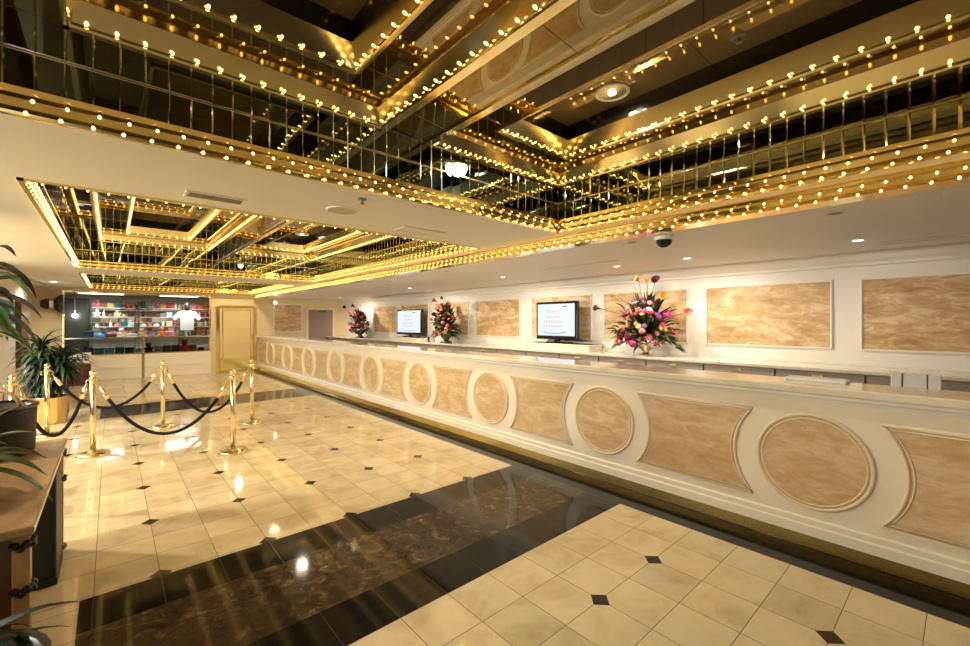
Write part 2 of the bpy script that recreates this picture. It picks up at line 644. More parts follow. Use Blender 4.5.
def side(rect, sd):
    x0, y0, x1, y1 = rect
    if sd == 'far':
        return Vector((x0, y1, 0)), Vector((1, 0, 0)), Vector((0, -1, 0)), x1 - x0
    if sd == 'near':
        return Vector((x1, y0, 0)), Vector((-1, 0, 0)), Vector((0, 1, 0)), x1 - x0
    if sd == 'counter':
        return Vector((x1, y1, 0)), Vector((0, -1, 0)), Vector((-1, 0, 0)), y1 - y0
    return Vector((x0, y0, 0)), Vector((0, 1, 0)), Vector((1, 0, 0)), y1 - y0


SP = 0.107


def row(O, al, nr, L, d, z, phase=0.5):
    n = int(L / SP)
    off = (L - (n - 1) * SP) / 2 if n > 1 else L / 2
    return [tuple(O + al * (off + i * SP + (phase - 0.5) * SP * 0.5) + nr * d + Vector((0, 0, z))) for i in range(n)]


WHICH = ['nearest coffer', 'second coffer', 'farthest coffer']
SIDE = {'far': 'far side', 'near': 'near side', 'counter': 'counter side', 'left': 'left side'}


def coffer(ci, y0, y1):
    rect = (XL, y0, XR, y1)
    nm = WHICH[ci]
    # lower brass rails with two rows of bulbs, mirrored fascia above
    for sd in ('far', 'counter', 'near', 'left'):
        O, al, nr, L = side(rect, sd)
        t = thing('light_rail', O + al * (L / 2) + Vector((0, 0, Z1)), f'lower brass light rail on the {SIDE[sd]} of the {nm}', 'light rail', f'lower light rails of the {nm}')
        mb = MB()
        ins = 0.0 if sd in ('far', 'near') else 0.036
        prof = [(0.0, Z1 - 0.012), (0.030, Z1 - 0.012), (0.034, Z1), (0.034, Z1 + 0.010), (0.006, Z1 + 0.014), (0.030, Z1 + 0.058), (0.036, Z1 + 0.058), (0.036, Z1 + 0.066),
                (0.010, Z1 + 0.070), (0.034, Z1 + 0.108), (0.0, Z1 + 0.110)]
        mb.sweep(prof, O, al, nr, L)
        mb.build('rail', m_brass, t)
        ax = nr * 0.8 + Vector((0, 0, -0.6))
        if ci or sd in ('far', 'counter'):
          bulbs(t, row(O, al, nr, L - 0.05, 0.034, Z1 + 0.006), ax)
          bulbs(t, row(O, al, nr, L - 0.05, 0.036, Z1 + 0.062, 0.9), ax)
        # fascia of narrow bevelled mirror strips in two rows
        t = thing('mirror_fascia', O + al * (L / 2) + Vector((0, 0, Z1 + 0.11)), f'upright mirror strip wall on the {SIDE[sd]} of the {nm}', 'mirror', f'mirror strip walls of the {nm}')
        mb = MB()
        zb, zt = Z1 + 0.11, Z3
        zm = (zb + zt) / 2
        n = max(1, int(round(L / 0.096)))
        w = L / n
        rnd = random.Random(ci * 10 + len(sd))
        for za, zc in ((zb, zm - 0.004), (zm + 0.004, zt)):
            for i in range(n):
                s0, s1 = i * w, (i + 1) * w
                c, e = (0.0075 if sd == 'counter' else 0.0045), 0.003  # counter-side bevels widened so their painted glint shows more
                tl = rnd.uniform(-0.0005, 0.0005)
                q = [O + al * s + nr * 0.001 + Vector((0, 0, z)) for s, z in ((s0, za), (s1, za), (s1, zc), (s0, zc))]
                p = [O + al * s + nr * (e + sg * tl) + Vector((0, 0, z)) for s, z, sg in ((s0 + c, za + c, -1), (s1 - c, za + c, 1), (s1 - c, zc - c, 1), (s0 + c, zc - c, -1))]
                qi = [mb.vert(x) for x in q]
                pi = [mb.vert(x) for x in p]
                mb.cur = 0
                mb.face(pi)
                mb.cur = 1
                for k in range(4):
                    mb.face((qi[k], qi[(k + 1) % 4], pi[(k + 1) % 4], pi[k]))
        mb.build('mirror', [m_mirror, m_bevel_glint], t)
        mb = MB()
        mb.sweep([(0, zm - 0.004), (0.005, zm - 0.0025), (0.005, zm + 0.0025), (0, zm + 0.004)], O, al, nr, L)
        mb.build('divider', m_brass_pale, t)
    # two bays above, split by a mirrored beam
    xl = -0.163
    yb0 = y0 + 0.0
    bays = [('left bay', (xl, y0, XBEAM0, y1)), ('counter bay', (XBEAM1, y0, XR, y1))]
    for bn, r in bays:
        t = thing('marquee_light', ((r[0] + r[2]) / 2, (r[1] + r[3]) / 2, Z3), f'brass light frame round the {bn} of the {nm}', 'light rail', f'upper light frames of the {nm}')
        for sd in ('far', 'counter', 'near', 'left'):
            O, al, nr, L = side(r, sd)
            mb = MB()
            ins = 0.0 if sd in ('far', 'near') else 0.03
            prof = [(0.0, Z3 - 0.014), (0.022, Z3 - 0.014), (0.028, Z3 - 0.004), (0.028, Z3 + 0.008), (0.008, Z3 + 0.012), (0.060, Z4), (0.0, Z4)]
            mb.sweep(prof, O, al, nr, L)
            mb.build('rail', m_brass_pale, t)
            if ci or sd in ('far', 'counter'):
              bulbs(t, row(O, al, nr, L - 0.04, 0.024, Z3 + 0.008), nr * 0.75 + Vector((0, 0, 0.1)))
        # bronze mirror ring
        g = 0.335
        ri = (r[0] + g, r[1] + g, r[2] - g, r[3] - g)
        if bn == 'counter bay':
            ri = (r[0] + 0.39, r[1] + g, r[2] - 0.29, r[3] - g)
        mb = MB()
        e = 0.0005
        mb.box((r[0] + e, r[1], Z4), (ri[0], r[3], Z4 + 0.012))
        mb.box((ri[2], r[1], Z4), (r[2] - e, r[3], Z4 + 0.012))
        mb.box((ri[0] + e, r[1], Z4), (ri[2] - e, ri[1], Z4 + 0.012))
        mb.box((ri[0] + e, ri[3], Z4), (ri[2] - e, r[3], Z4 + 0.012))
        mb.build('mirror_ring', m_bronze, t)['label'] = 'bronze mirror border'
        # inner step
        t = thing('marquee_light', ((r[0] + r[2]) / 2, (r[1] + r[3]) / 2, Z4), f'inner brass and black light frame in the {bn} of the {nm}', 'light rail', f'inner light frames of the {nm}')
        for sd in ('far', 'counter', 'near', 'left'):
            O, al, nr, L = side(ri, sd)
            mb = MB()
            ins = 0.0 if sd in ('far', 'near') else 0.024
            prof = [(0.0, Z4 - 0.012), (0.016, Z4 - 0.012), (0.022, Z4), (0.022, Z4 + 0.012), (0.006, Z4 + 0.018), (0.060, Z5), (0.0, Z5)]
            mb.sweep(prof, O, al, nr, L)
            ra = mb.build('rail', m_brass_pale, t)
            mb = MB()
            mb.box(O + Vector((0, 0, Z5)), O + al * L + nr * 0.058 + Vector((0, 0, Z6)))
            mb.build('black_band', m_black, t)
            if ci or sd in ('far', 'counter'):
              bulbs(t, row(O, al, nr, L - 0.04, 0.016, Z4 + 0.012), nr * 0.75 + Vector((0, 0, 0.1)))
        # bronze mirror ceiling, in sheets
        n = max(1, int(round((ri[3] - ri[1]) / 1.25)))
        mb = MB()
        for i in range(n):
            ya = ri[1] + (ri[3] - ri[1]) * i / n
            yc = ri[1] + (ri[3] - ri[1]) * (i + 1) / n
            mb.box((ri[0], ya + 0.002, Z6), (ri[2], yc - 0.002, Z6 + 0.01))
        mb.build('mirror_ceiling', m_bronze_c, t)['label'] = 'bronze mirror sheets'
    # beam between the bays: mirror sheets hung a degree off level, brass edges
    t = thing('mirrored_beam', ((XBEAM0 + XBEAM1) / 2, (y0 + y1) / 2, Z3), f'bronze mirrored beam with brass edges down the middle of the {nm}', 'beam', 'mirrored beams')
    mb = MB()
    n = 4
    tl = math.tan(R(3.2)) * (XBEAM1 - XBEAM0 - 0.07)
    for i in range(n):
        ya = y0 + (y1 - y0) * i / n + 0.002
        yc = y0 + (y1 - y0) * (i + 1) / n - 0.002
        xa_, xc_ = XBEAM0 + 0.035, XBEAM1 - 0.035
        k = [mb.vert(p) for p in ((xa_, ya, Z3 + 0.002 + tl), (xc_, ya, Z3 + 0.002), (xc_, yc, Z3 + 0.002), (xa_, yc, Z3 + 0.002 + tl),
                                  (xa_, ya, Z3 + 0.03), (xc_, ya, Z3 + 0.03), (xc_, yc, Z3 + 0.03), (xa_, yc, Z3 + 0.03))]
        for q in ((0, 3, 2, 1), (4, 5, 6, 7), (0, 1, 5, 4), (1, 2, 6, 5), (2, 3, 7, 6), (3, 0, 4, 7)):
            mb.face([k[j] for j in q])
    mb.build('mirror', m_bronze_l, t)
    for xx, s in ((XBEAM0, 1), (XBEAM1, -1)):
        mb = MB()
        mb.sweep([(0, Z3 - 0.014), (0.034, Z3 - 0.014), (0.034, Z3 + 0.012), (0.0, Z3 + 0.012)], (xx, y0, 0), (0, 1, 0), (s, 0, 0), y1 - y0)
        mb.build('edge_trim', m_brass_pale, t)
    # ledge left of the left bay
    mb = MB()
    mb.box((XL, y0, Z3), (xl - 0.001, y1, Z3 + 0.02))
    tag(mb.build('mirror_ledge', m_bronze), f'narrow bronze mirror ledge on the left of the {nm}', 'mirror', f'bronze mirrors of the {nm}')


for i, (y0, y1) in enumerate(COFF):
    coffer(i, y0, y1)

# brass valance with two rows of bulbs
t = thing('valance', ((XV0 + XV1) / 2, 5, Z2), 'long brass valance with two rows of bulbs above the reception counter', 'valance')
mb = MB()
prof = [(0.0, Z2 - 0.006), (0.012, Z2 - 0.006), (0.012, Z2 + 0.008), (-0.012, Z2 + 0.012), (0.008, Z2 + 0.050), (0.014, Z2 + 0.050), (0.014, Z2 + 0.058), (-0.006, Z2 + 0.062), (0.006, Z1 - 0.008), (0.022, Z1 - 0.006), (0.022, Z1), (-0.16, Z1), (-0.16, Z2 - 0.006)]
mb.sweep(prof, (XV0, -6, 0), (0, 1, 0), (-1, 0, 0), 6 + YE - 0.002)
mb.build('rail', m_brass, t)
Ov, al, nr = Vector((XV0, YE, 0)), Vector((0, -1, 0)), Vector((-1, 0, 0))
bulbs(t, row(Ov, al, nr, YE + 4, 0.012, Z2 + 0.006), nr * 0.8 + Vector((0, 0, -0.6)), 60)
t['nb'] = 0
bulbs(t, row(Ov, al, nr, YE + 4, 0.008, Z2 + 0.058, 0.9), nr * 0.8 + Vector((0, 0, -0.6)), 40)
for o in bpy.data.objects:
    if 'nb' in o:
        del o['nb']

# ------------------------------------------------------------------ reception counter
XF = 3.60
ZT = H - 0.4346
YA = -4.2
cnt = thing('reception_counter', (XF + 0.2, 5.5, 0), 'long cream reception counter with marbled circle and scalloped panels', 'counter')
mb = MB()
mb.box((XF, YA, 0.0925), (XF + 0.36, YE - 0.01, ZT - 0.055))
mb.box((XF + 0.06, YA, 0.0), (XF + 0.34, YE - 0.01, 0.0925))
mb.build('body', m_cream, cnt)
mb = MB()
mb.box((XF + 0.361, YA, 0.70), (XF + 0.95, YE - 0.01, 0.74))
tag(mb.build('inner_worktop', m_top), 'low worktop behind the reception counter for the staff', 'worktop')
mb = MB()
mb.sweep([(0, ZT - 0.055), (0.045, ZT - 0.055), (0.052, ZT - 0.045), (0.052, ZT - 0.008), (0.044, ZT), (-0.39, ZT), (-0.39, ZT - 0.055)], (XF, YA, 0), (0, 1, 0), (-1, 0, 0), YE - 0.01 - YA)
mb.build('countertop', m_top, cnt)
mb = MB()
zz = ZT - 0.055
mb.sweep([(0, zz), (0.03, zz), (0.032, zz - 0.02), (0.018, zz - 0.03), (0.016, zz - 0.045), (0, zz - 0.05)], (XF, YA, 0), (0, 1, 0), (-1, 0, 0), YE - 0.01 - YA)
mb.build('top_moulding', m_white, cnt)
mb = MB()
mb.sweep([(0, 0.092), (0.022, 0.092), (0.022, 0.155), (0.014, 0.165), (0.014, 0.20), (0, 0.21)], (XF, YA, 0), (0, 1, 0), (-1, 0, 0), YE - 0.01 - YA)
mb.build('base_moulding', m_cream, cnt)
mb = MB()
mb.sweep([(-0.06, 0.0), (0.004, 0.0), (0.006, 0.004), (-0.010, 0.086), (-0.004, 0.0915), (-0.06, 0.0915)], (XF, YA, 0), (0, 1, 0), (-1, 0, 0), YE - 0.01 - YA)
mb.build('kick_plate', mat('kick_brass', (0.95, 0.76, 0.30), 0.2, 1.0), cnt)
PER = 1.64
YC = 0.71
zc, hr, ri_, ro = H - 0.955, 0.315, 0.318, 0.475
medal_me = None
centres = [YC + PER * i for i in range(-2, 9)]
for c in centres:
    if c > YE - 0.4:
        continue
    mb = MB()
    mb.lathe([(ri_ - 0.012, 0), (ri_ - 0.012, -0.008)], (XF, c, zc), 56, 'x')
    md = mb.build('medallion', m_panel, cnt)
    mb = MB()
    pts = [(XF - 0.004, c + ri_ * math.cos(2 * math.pi * i / 64), zc + ri_ * math.sin(2 * math.pi * i / 64)) for i in range(64)]
    mb.tube(pts, 0.013, 8, True)
    pts = [(XF - 0.006, c + (ri_ - 0.026) * math.cos(2 * math.pi * i / 64), zc + (ri_ - 0.026) * math.sin(2 * math.pi * i / 64)) for i in range(64)]
    mb.tube(pts, 0.007, 6, True)
    mb.build('moulding_ring', m_mould, md)
for c0, c1 in zip([centres[0] - PER] + centres, centres + [centres[-1] + PER]):
    if c0 > YE - 1.2:
        continue
    zt, zb = zc + hr, zc - hr
    a0 = math.asin(hr / ro)
    last = c1 > YE - 0.3
    pts = []
    if c0 < YA:
        pts += [(YA + 0.1, zb), (YA + 0.1, zt)]
    else:
        pts += [(c0 + ro * math.cos(a), zc + ro * math.sin(a)) for a in [-a0 + 2 * a0 * i / 18 for i in range(19)]]
    if last:
        pts += [(YE - 0.15, zt), (YE - 0.15, zb)]
    else:
        pts += [(c1 - ro * math.cos(a), zc + ro * math.sin(a)) for a in [a0 - 2 * a0 * i / 18 for i in range(19)]]
    mb = MB()
    fr = [mb.vert((XF - 0.006, y, z)) for y, z in pts]
    bk = [mb.vert((XF, y, z)) for y, z in pts]
    mb.face(fr)
    n = len(pts)
    for i in range(n):
        mb.face((fr[i], bk[i], bk[(i + 1) % n], fr[(i + 1) % n]))
    pn = mb.build('scalloped_panel', m_panel, cnt)
    mb = MB()
    mb.tube([(XF - 0.004, y, z) for y, z in pts], 0.011, 6, True)
    cy_ = sum(p[0] for p in pts) / n
    ins = [(cy_ + (y - cy_) * (1 - 0.035 / max(0.1, abs(pts[0][0] - cy_))), zc + (z - zc) * 0.93) for y, z in pts]
    mb.tube([(XF - 0.007, y, z) for y, z in ins], 0.005, 5, True)
    mb.build('moulding_frame', m_mould, pn)

# ------------------------------------------------------------------ back counter: cabinets and top
ZBT = H - 0.504
XBC = 5.83
n = 0
first = None
NAMEY = [(-3.3 + 0.8 * i) for i in range(23)]
for i, y in enumerate(NAMEY):
    y1 = min(y + 0.8, YE - 0.02)
    if y1 - y < 0.3:
        continue
    t = thing('base_cabinet', (XBC + 0.35, (y + y1) / 2, 0), 'grey base cabinet in the row below the back counter, mostly hidden by the desk', 'cabinet', 'back counter cabinets')
    mb = MB()
    mb.box((XBC + 0.04, y + 0.003, 0.0), (XB - 0.003, y1 - 0.003, ZBT - 0.04))
    mb.build('body', m_cab, t)
    mb = MB()
    mb.box((XBC + 0.018, y + 0.008, ZBT - 0.24), (XBC + 0.04, y1 - 0.008, ZBT - 0.05), 0.003)
    d = mb.build('drawer', m_cab, t)
    mb = MB()
    mb.box((XBC + 0.002, (y + y1) / 2 - 0.05, ZBT - 0.098), (XBC + 0.018, (y + y1) / 2 + 0.05, ZBT - 0.08))
    mb.build('handle', m_brass, d)
    mb = MB()
    mb.box((XBC + 0.018, y + 0.008, 0.1), (XBC + 0.04, (y + y1) / 2 - 0.002, ZBT - 0.25), 0.003)
    mb.build('door', m_cab, t)
    mb = MB()
    mb.box((XBC + 0.018, (y + y1) / 2 + 0.002, 0.1), (XBC + 0.04, y1 - 0.008, ZBT - 0.25), 0.003)
    mb.build('door', m_cab, t)
mb = MB()
mb.box((XBC, -3.3, ZBT - 0.04), (XB - 0.002, YE - 0.02, ZBT), 0.006)
tag(mb.build('back_counter_top', m_top), 'polished cream worktop along the desk wall under the flowers', 'worktop')

# ------------------------------------------------------------------ marbled panels on the desk wall
pos = ['far right edge of the picture', 'right of the large flower arrangement', 'behind the large flower arrangement', 'behind the larger television', 'between the larger television and the middle flowers',
       'just right of the middle flowers', 'behind the smaller television', 'between the far flowers and the smaller television']


def wall_panel(y0, y1, z0, z1, label, grp):
    t = thing('wall_panel', (XB, (y0 + y1) / 2, z0), label, 'panel', grp)
    mb = MB()
    mb.box((XB - 0.008, y0, z0), (XB - 0.0005, y1, z1))
    mb.build('marbled_face', m_panel2, t)
    mb = MB()
    for w, d, off in ((0.022, 0.02, 0.0), (0.010, 0.028, 0.006)):
        a0, a1, c0, c1 = y0 - off, y1 + off, z0 - off, z1 + off
        mb.box((XB - d, a0 - w, c0 - w), (XB - 0.0006, a0, c1 + w))
        mb.box((XB - d, a1, c0 - w), (XB - 0.0006, a1 + w, c1 + w))
        mb.box((XB - d, a0, c0 - w), (XB - 0.0006, a1, c0))
        mb.box((XB - d, a0, c1), (XB - 0.0006, a1, c1 + w))
    mb.build('moulding_frame', m_white, t)


for i, ptxt in enumerate(pos):
    c = 0.10 + 1.715 * i if i < 4 else 0.10 + 1.735 * i
    wall_panel(c - 0.71, c + 0.71, H - 0.31, H + 0.488, f'marbled tan wall panel {ptxt}', 'marbled panels on the desk wall')
# panel and door on the far wall of the desk
t = thing('wall_panel', (4.53, YE, 1.25), 'brown marbled panel on the far wall left of the service door', 'panel')
mb = MB()
mb.box((4.10, YE - 0.008, 1.23), (4.97, YE - 0.0005, 2.13))
mb.build('marbled_face', m_panel2, t)
mb = MB()
for a, c in (((4.07, 1.20), (4.10, 2.16)), ((4.97, 1.20), (5.0, 2.16)), ((4.10, 1.20), (4.97, 1.23)), ((4.10, 2.13), (4.97, 2.16))):
    mb.box((a[0], YE - 0.02, a[1]), (c[0], YE - 0.0006, c[1]))
mb.build('moulding_frame', m_white, t)
t = thing('door_2', (5.63, YE - 0.02, 0), 'grey brown service door in the far wall behind the desk', 'door', kind='structure')
mb = MB()
mb.box((5.20, YE - 0.03, 0), (6.06, YE - 0.001, 1.98), 0.003)
mb.build('leaf', mat('door_paint', (0.26, 0.19, 0.15), 0.4), t)
mb = MB()
mb.box((5.12, YE - 0.045, 0), (5.20, YE - 0.0012, 2.05))
mb.box((6.06, YE - 0.045, 0), (6.14, YE - 0.0012, 2.05))
mb.box((5.20, YE - 0.045, 1.98), (6.06, YE - 0.0012, 2.05))
mb.build('frame', m_mould, t)
mb = MB()
mb.box((5.55, YE - 0.09, 1.90), (5.80, YE - 0.03, 1.96), 0.006)
mb.build('door_closer', mat('closer_green', (0.06, 0.08, 0.03), 0.4), t)
# brass framed panel door beside the gift shop
t = thing('door_1', (3.05, YE, 0), 'pale panel door in a wide brass frame beside the gift shop window', 'door', kind='structure')
D0, D1 = 2.44, 3.55
mb = MB()
mb.box((D0 + 0.09, YE - 0.03, 0.02), (D1 - 0.09, YE - 0.001, 2.0), 0.003)
mb.build('leaf', mat('door_panel_paint', (0.74, 0.58, 0.28), 0.35), t)
mb = MB()
mb.box((D0, YE - 0.06, 0), (D0 + 0.075, YE - 0.0012, 2.04))
mb.box((D1 - 0.075, YE - 0.06, 0), (D1, YE - 0.0012, 2.04))
mb.box((D0 + 0.075, YE - 0.06, 2.0), (D1 - 0.075, YE - 0.0012, 2.07))
mb.box((D0 + 0.16, YE - 0.045, 0.42), (D0 + 0.18, YE - 0.03, 1.94))
mb.box((D1 - 0.18, YE - 0.045, 0.42), (D1 - 0.16, YE - 0.03, 1.94))
mb.box((D0 + 0.18, YE - 0.045, 1.92), (D1 - 0.18, YE - 0.03, 1.94))
mb.build('frame', m_brass, t)
mb = MB()
mb.box((D0 + 0.09, YE - 0.036, 0.03), (D1 - 0.09, YE - 0.03, 0.42))
mb.build('kick_plate', m_brass, t)
mb = MB()
mb.box((D1 - 0.15, YE - 0.07, 0.98), (D1 - 0.11, YE - 0.03, 1.16), 0.008)
mb.build('handle', m_brass, t)

# ------------------------------------------------------------------ televisions
def television(c, w, h, label, stand):
    x, y, z = c          # centre of the screen face; faces -x
    t = thing('television', (x + 0.05, y, z - h / 2), label, 'television')
    mb = MB()
    mb.box((x, y - w / 2, z - h / 2), (x + 0.09, y + w / 2, z + h / 2), 0.012)
    mb.build('cabinet', m_black, t)
    bz = 0.045
    mb = MB()
    mb.box((x - 0.003, y - w / 2 + bz, z - h / 2 + bz + 0.02), (x - 0.0002, y + w / 2 - bz, z + h / 2 - bz))
    sc = mb.build('screen', m_screen, t)
    # rows of pink print, a dark mark and a dark wave, as far as they can be made out
    mb = MB()
    rnd = random.Random(3)
    for r_, (zz, n) in enumerate(((0.20, 8), (0.06, 8), (-0.07, 11), (-0.18, 11))):
        for k in range(n):
            yy = y + (n / 2 - k - 0.5) * 0.042 * w + 0.06 * w
            hh = 0.075 * h if r_ % 2 == 0 else 0.055 * h
            zc_ = z + zz * h + 0.02
            mb.box((x - 0.0045, yy - 0.006 * w, zc_ - hh / 2), (x - 0.0032, yy + 0.006 * w, zc_ + hh / 2))
            if rnd.random() < 0.75:
                zo = rnd.choice((-hh / 2, 0, hh / 2 - 0.008))
                mb.box((x - 0.0045, yy - 0.017 * w, zc_ + zo), (x - 0.0032, yy + 0.004 * w, zc_ + zo + 0.012))
    mb.build('print', m_screen_ink, sc)
    mb = MB()
    mb.box((x - 0.0045, y - 0.28 * w, z + 0.35 * h), (x - 0.0032, y - 0.18 * w, z + 0.38 * h))
    mb.build('mark', m_screen_dark, sc)
    mb = MB()
    pts = [(y + (0.30 - 0.55 * i / 12) * w, z - (0.30 + 0.05 * math.sin(math.pi * i / 12)) * h) for i in range(13)]
    for (ya, za), (yb, zb_) in zip(pts, pts[1:]):
        mb.poly([(x - 0.0045, ya, za - 0.006), (x - 0.0045, ya, za + 0.004), (x - 0.0045, yb, zb_ + 0.004), (x - 0.0045, yb, zb_ - 0.006)])

    mb.build('wave', m_screen_dark, sc)
    mb = MB()
    mb.box((x + 0.03, y - 0.05, z - h / 2 - 0.05), (x + 0.07, y + 0.05, z - h / 2))
    mb.box((x + 0.005, y - w * 0.33, z - h / 2 - 0.075), (x + 0.12, y + w * 0.25, z - h / 2 - 0.045), 0.006)
    mb.build('stand', m_black, t)
    return t


tv1 = (6.20, at_x(555.5, 6.20), H + 0.03)
television(tv1, 0.96, 0.70, 'larger flat television with a white lit screen on the desk wall', True)
tv2 = (6.20, at_x(408.5, 6.20), H + 0.0)
television(tv2, 1.28, 0.70, 'smaller distant flat television with a white lit screen on the desk wall', True)
# the ledges the televisions stand on
for (x, y, z), lab in ((tv1, 'cream wall box the larger television stands on'), (tv2, 'cream wall box the smaller television stands on')):
    zt = z - 0.35 - 0.075
    mb = MB()
    mb.box((6.12, y - 0.78, ZBT), (XB - 0.03, y + 0.70, zt - 0.0), 0.004)
    mb.box((6.10, y - 0.80, zt - 0.03), (XB - 0.03, y + 0.72, zt), 0.004)
    tag(mb.build('television_plinth', m_cream), lab, 'plinth')

# ------------------------------------------------------------------ flower arrangements
def rose_me(name, m, r):
    mb = MB()
    rnd = random.Random(int(r * 1000))
    for k in range(10):
        a = k * 2.4
        tilt = 0.25 + 0.11 * k
        d = Vector((math.cos(a) * math.sin(tilt), math.sin(a) * math.sin(tilt), math.cos(tilt)))
        mb.ball(d * r * 0.45, r * 0.62, 7, 5, (1, 1, 0.8))
    return mb.build(name, m, origin=(0, 0, 0)).data


def calla_me(name, m, r):
    mb = MB()
    n = 14
    rings = []
    mb.smooth = True
    for j, (rr, h) in enumerate(((0.12, 0), (0.35, 0.7), (0.7, 1.3), (1.0, 1.7))):
        rings.append([mb.vert((r * rr * math.cos(2 * math.pi * i / n) * (1.15 if i < n / 2 else 0.9), r * rr * math.sin(2 * math.pi * i / n), r * (h + (0.5 * math.cos(2 * math.pi * i / n) if j == 3 else 0)))) for i in range(n)])
    for a, b in zip(rings, rings[1:]):
        for i in range(n):
            mb.face((a[i], a[(i + 1) % n], b[(i + 1) % n], b[i]))
    mb.smooth = False
    mb.tube([(0, 0, 0), (0, 0, 1.3 * r)], 0.12 * r, 6)
    return mb.build(name, m, origin=(0, 0, 0)).data


def daisy_me(name, m, r):
    mb = MB()
    for k in range(9):
        a = 2 * math.pi * k / 9
        mb.blade((0, 0, 0), (math.cos(a), math.sin(a), 0.35), r, r * 0.45, 0.5, 4)
    mb.ball((0, 0, 0.1 * r), r * 0.25, 7, 5)
    return mb.build(name, m, origin=(0, 0, 0)).data


FLM = {}
for k in ('pink', 'magenta', 'coral', 'red', 'white', 'purple', 'wine'):
    FLM['rose', k] = rose_me('blossom', PM[k], 0.055)
for k in ('orange', 'wine', 'coral', 'red'):
    FLM['calla', k] = calla_me('blossom', PM[k], 0.05)
for k in ('yellow', 'purple', 'white', 'orange', 'pink'):
    FLM['daisy', k] = daisy_me('blossom', PM[k], 0.055)
for o in list(C.objects):
    if o.name.startswith('blossom'):
        bpy.data.objects.remove(o)


def arrangement(x, y, z, w, h, label, pal, vase, seed, nfl=60, lilies=()):
    rnd = random.Random(seed)
    t = thing('flower_arrangement', (x, y, z), label, 'flowers', 'flower arrangements on the back counter')
    s = 1.0
    mb = MB()
    if vase == 'glass':
        mb.lathe([(0.09, 0), (0.10, 0.01), (0.05, 0.03), (0.045, 0.06), (0.10, 0.11), (0.15, 0.17), (0.17, 0.22), (0.155, 0.22)], (x, y, z), 28)
        for a in range(0, 360, 30):
            mb.ball((x + 0.15 * math.cos(R(a)), y + 0.15 * math.sin(R(a)), z + 0.17), 0.02, 8, 6)
        mb.build('vase', mat('silver_vase', (0.8, 0.72, 0.55), 0.1, 1.0), t)
    else:
        mb.lathe([(0.15, 0), (0.15, 0.02), (0.07, 0.05), (0.06, 0.08), (0.11, 0.13), (0.17, 0.20), (0.185, 0.24), (0.17, 0.24)], (x, y, z), 28)
        mb.build('vase', mat('dark_stone_vase', (0.10, 0.09, 0.06), 0.35, noise=0.3), t)
    c = Vector((x, y, z + 0.30))
    fol = MB()
    for k in range(300):
        a = rnd.uniform(0, 2 * math.pi)
        el = rnd.uniform(-0.35, 1.35)
        L = rnd.uniform(0.11, 0.24)
        d = Vector((math.cos(a) * math.cos(el) * 0.45 - 0.08, math.sin(a) * math.cos(el), math.sin(el)))
        reach = rnd.uniform(0.1, 0.85)
        st = c + Vector((d.x * w * 0.4, d.y * w * 0.5, d.z * h * 0.55)) * reach
        fol.cur = rnd.choice((0, 0, 1))
        fol.blade(st, d + Vector((0, 0, 0.2)), L, rnd.uniform(0.04, 0.09), 1.0, 5)
    for k in range(14):
        a = rnd.uniform(-1.0, 1.0)
        d = Vector((rnd.uniform(-0.25, 0.15), math.sin(a) * 0.8, math.cos(a)))
        fol.cur = rnd.choice((0, 1, 1))
        fol.blade(c, d, rnd.uniform(0.6, 0.95) * h * (0.72 if abs(a) > 0.6 else 0.85), 0.022, 0.5, 7)
    fol.build('foliage', [m_green2, m_green], t)
    stem = MB()
    fl = []
    keys = list(pal)
    for k in range(nfl):
        a = rnd.uniform(0, 2 * math.pi)
        el = rnd.uniform(-0.25, 1.4)
        rr = rnd.uniform(0.7, 1.05)
        d = Vector((math.cos(a) * math.cos(el) * 0.55, math.sin(a) * math.cos(el), math.sin(el)))
        if d.x > 0.25:
            d.x = -d.x
        p = c + Vector((d.x * w * 0.5, d.y * w * 0.36, d.z * h * 0.48)) * rr
        stem.tube([c, c + (p - c) * 0.5 + Vector((0, 0, 0.02)), p], 0.004, 4)
        fl.append((p, rnd.choice(keys), d))
    for (dy, dz, key) in lilies:
        p = Vector((x - 0.12, y + dy, z + dz))
        mid = c + (p - c) * 0.55 + Vector((0, 0, 0.10))
        stem.tube([c, mid, p], 0.005, 5)
        fl.append((p, key, Vector((-0.5, dy * 1.4, 0.25))))
    stem.build('stems', m_stem, t)
    for p, key, d in fl:
        o = part('blossom', FLM[key], t, p)
        o.rotation_euler = d.to_track_quat('Z', 'Y').to_euler()
        sc = rnd.uniform(0.7, 1.15) * (1.1 if key[0] == 'calla' and lilies else 1.0)
        o.scale = (sc,) * 3


P1 = [('rose', 'pink'), ('rose', 'magenta'), ('rose', 'magenta'), ('daisy', 'yellow'), ('daisy', 'purple'), ('daisy', 'orange'), ('rose', 'coral'), ('daisy', 'yellow'), ('daisy', 'pink'), ('daisy', 'white'), ('rose', 'wine'), ('rose', 'red')]
P2 = [('rose', 'coral'), ('rose', 'wine'), ('daisy', 'orange'), ('rose', 'pink'), ('calla', 'wine'), ('daisy', 'purple'), ('daisy', 'yellow')]
P3 = [('rose', 'red'), ('rose', 'wine'), ('rose', 'coral'), ('daisy', 'purple'), ('calla', 'red')]
fx = 6.10
arrangement(fx, at_x(646, fx), ZBT, 1.2, 1.15, 'largest flower arrangement with pink and orange blooms right of the larger television', P1, 'glass', 5, 90,
            [(-0.62, 0.62, ('calla', 'coral')), (-0.30, 0.85, ('calla', 'orange')), (-0.20, 1.08, ('calla', 'wine')), (0.05, 1.12, ('calla', 'orange')), (0.42, 0.92, ('calla', 'orange')), (0.72, 0.72, ('calla', 'wine')), (-0.08, 1.10, ('calla', 'orange'))])
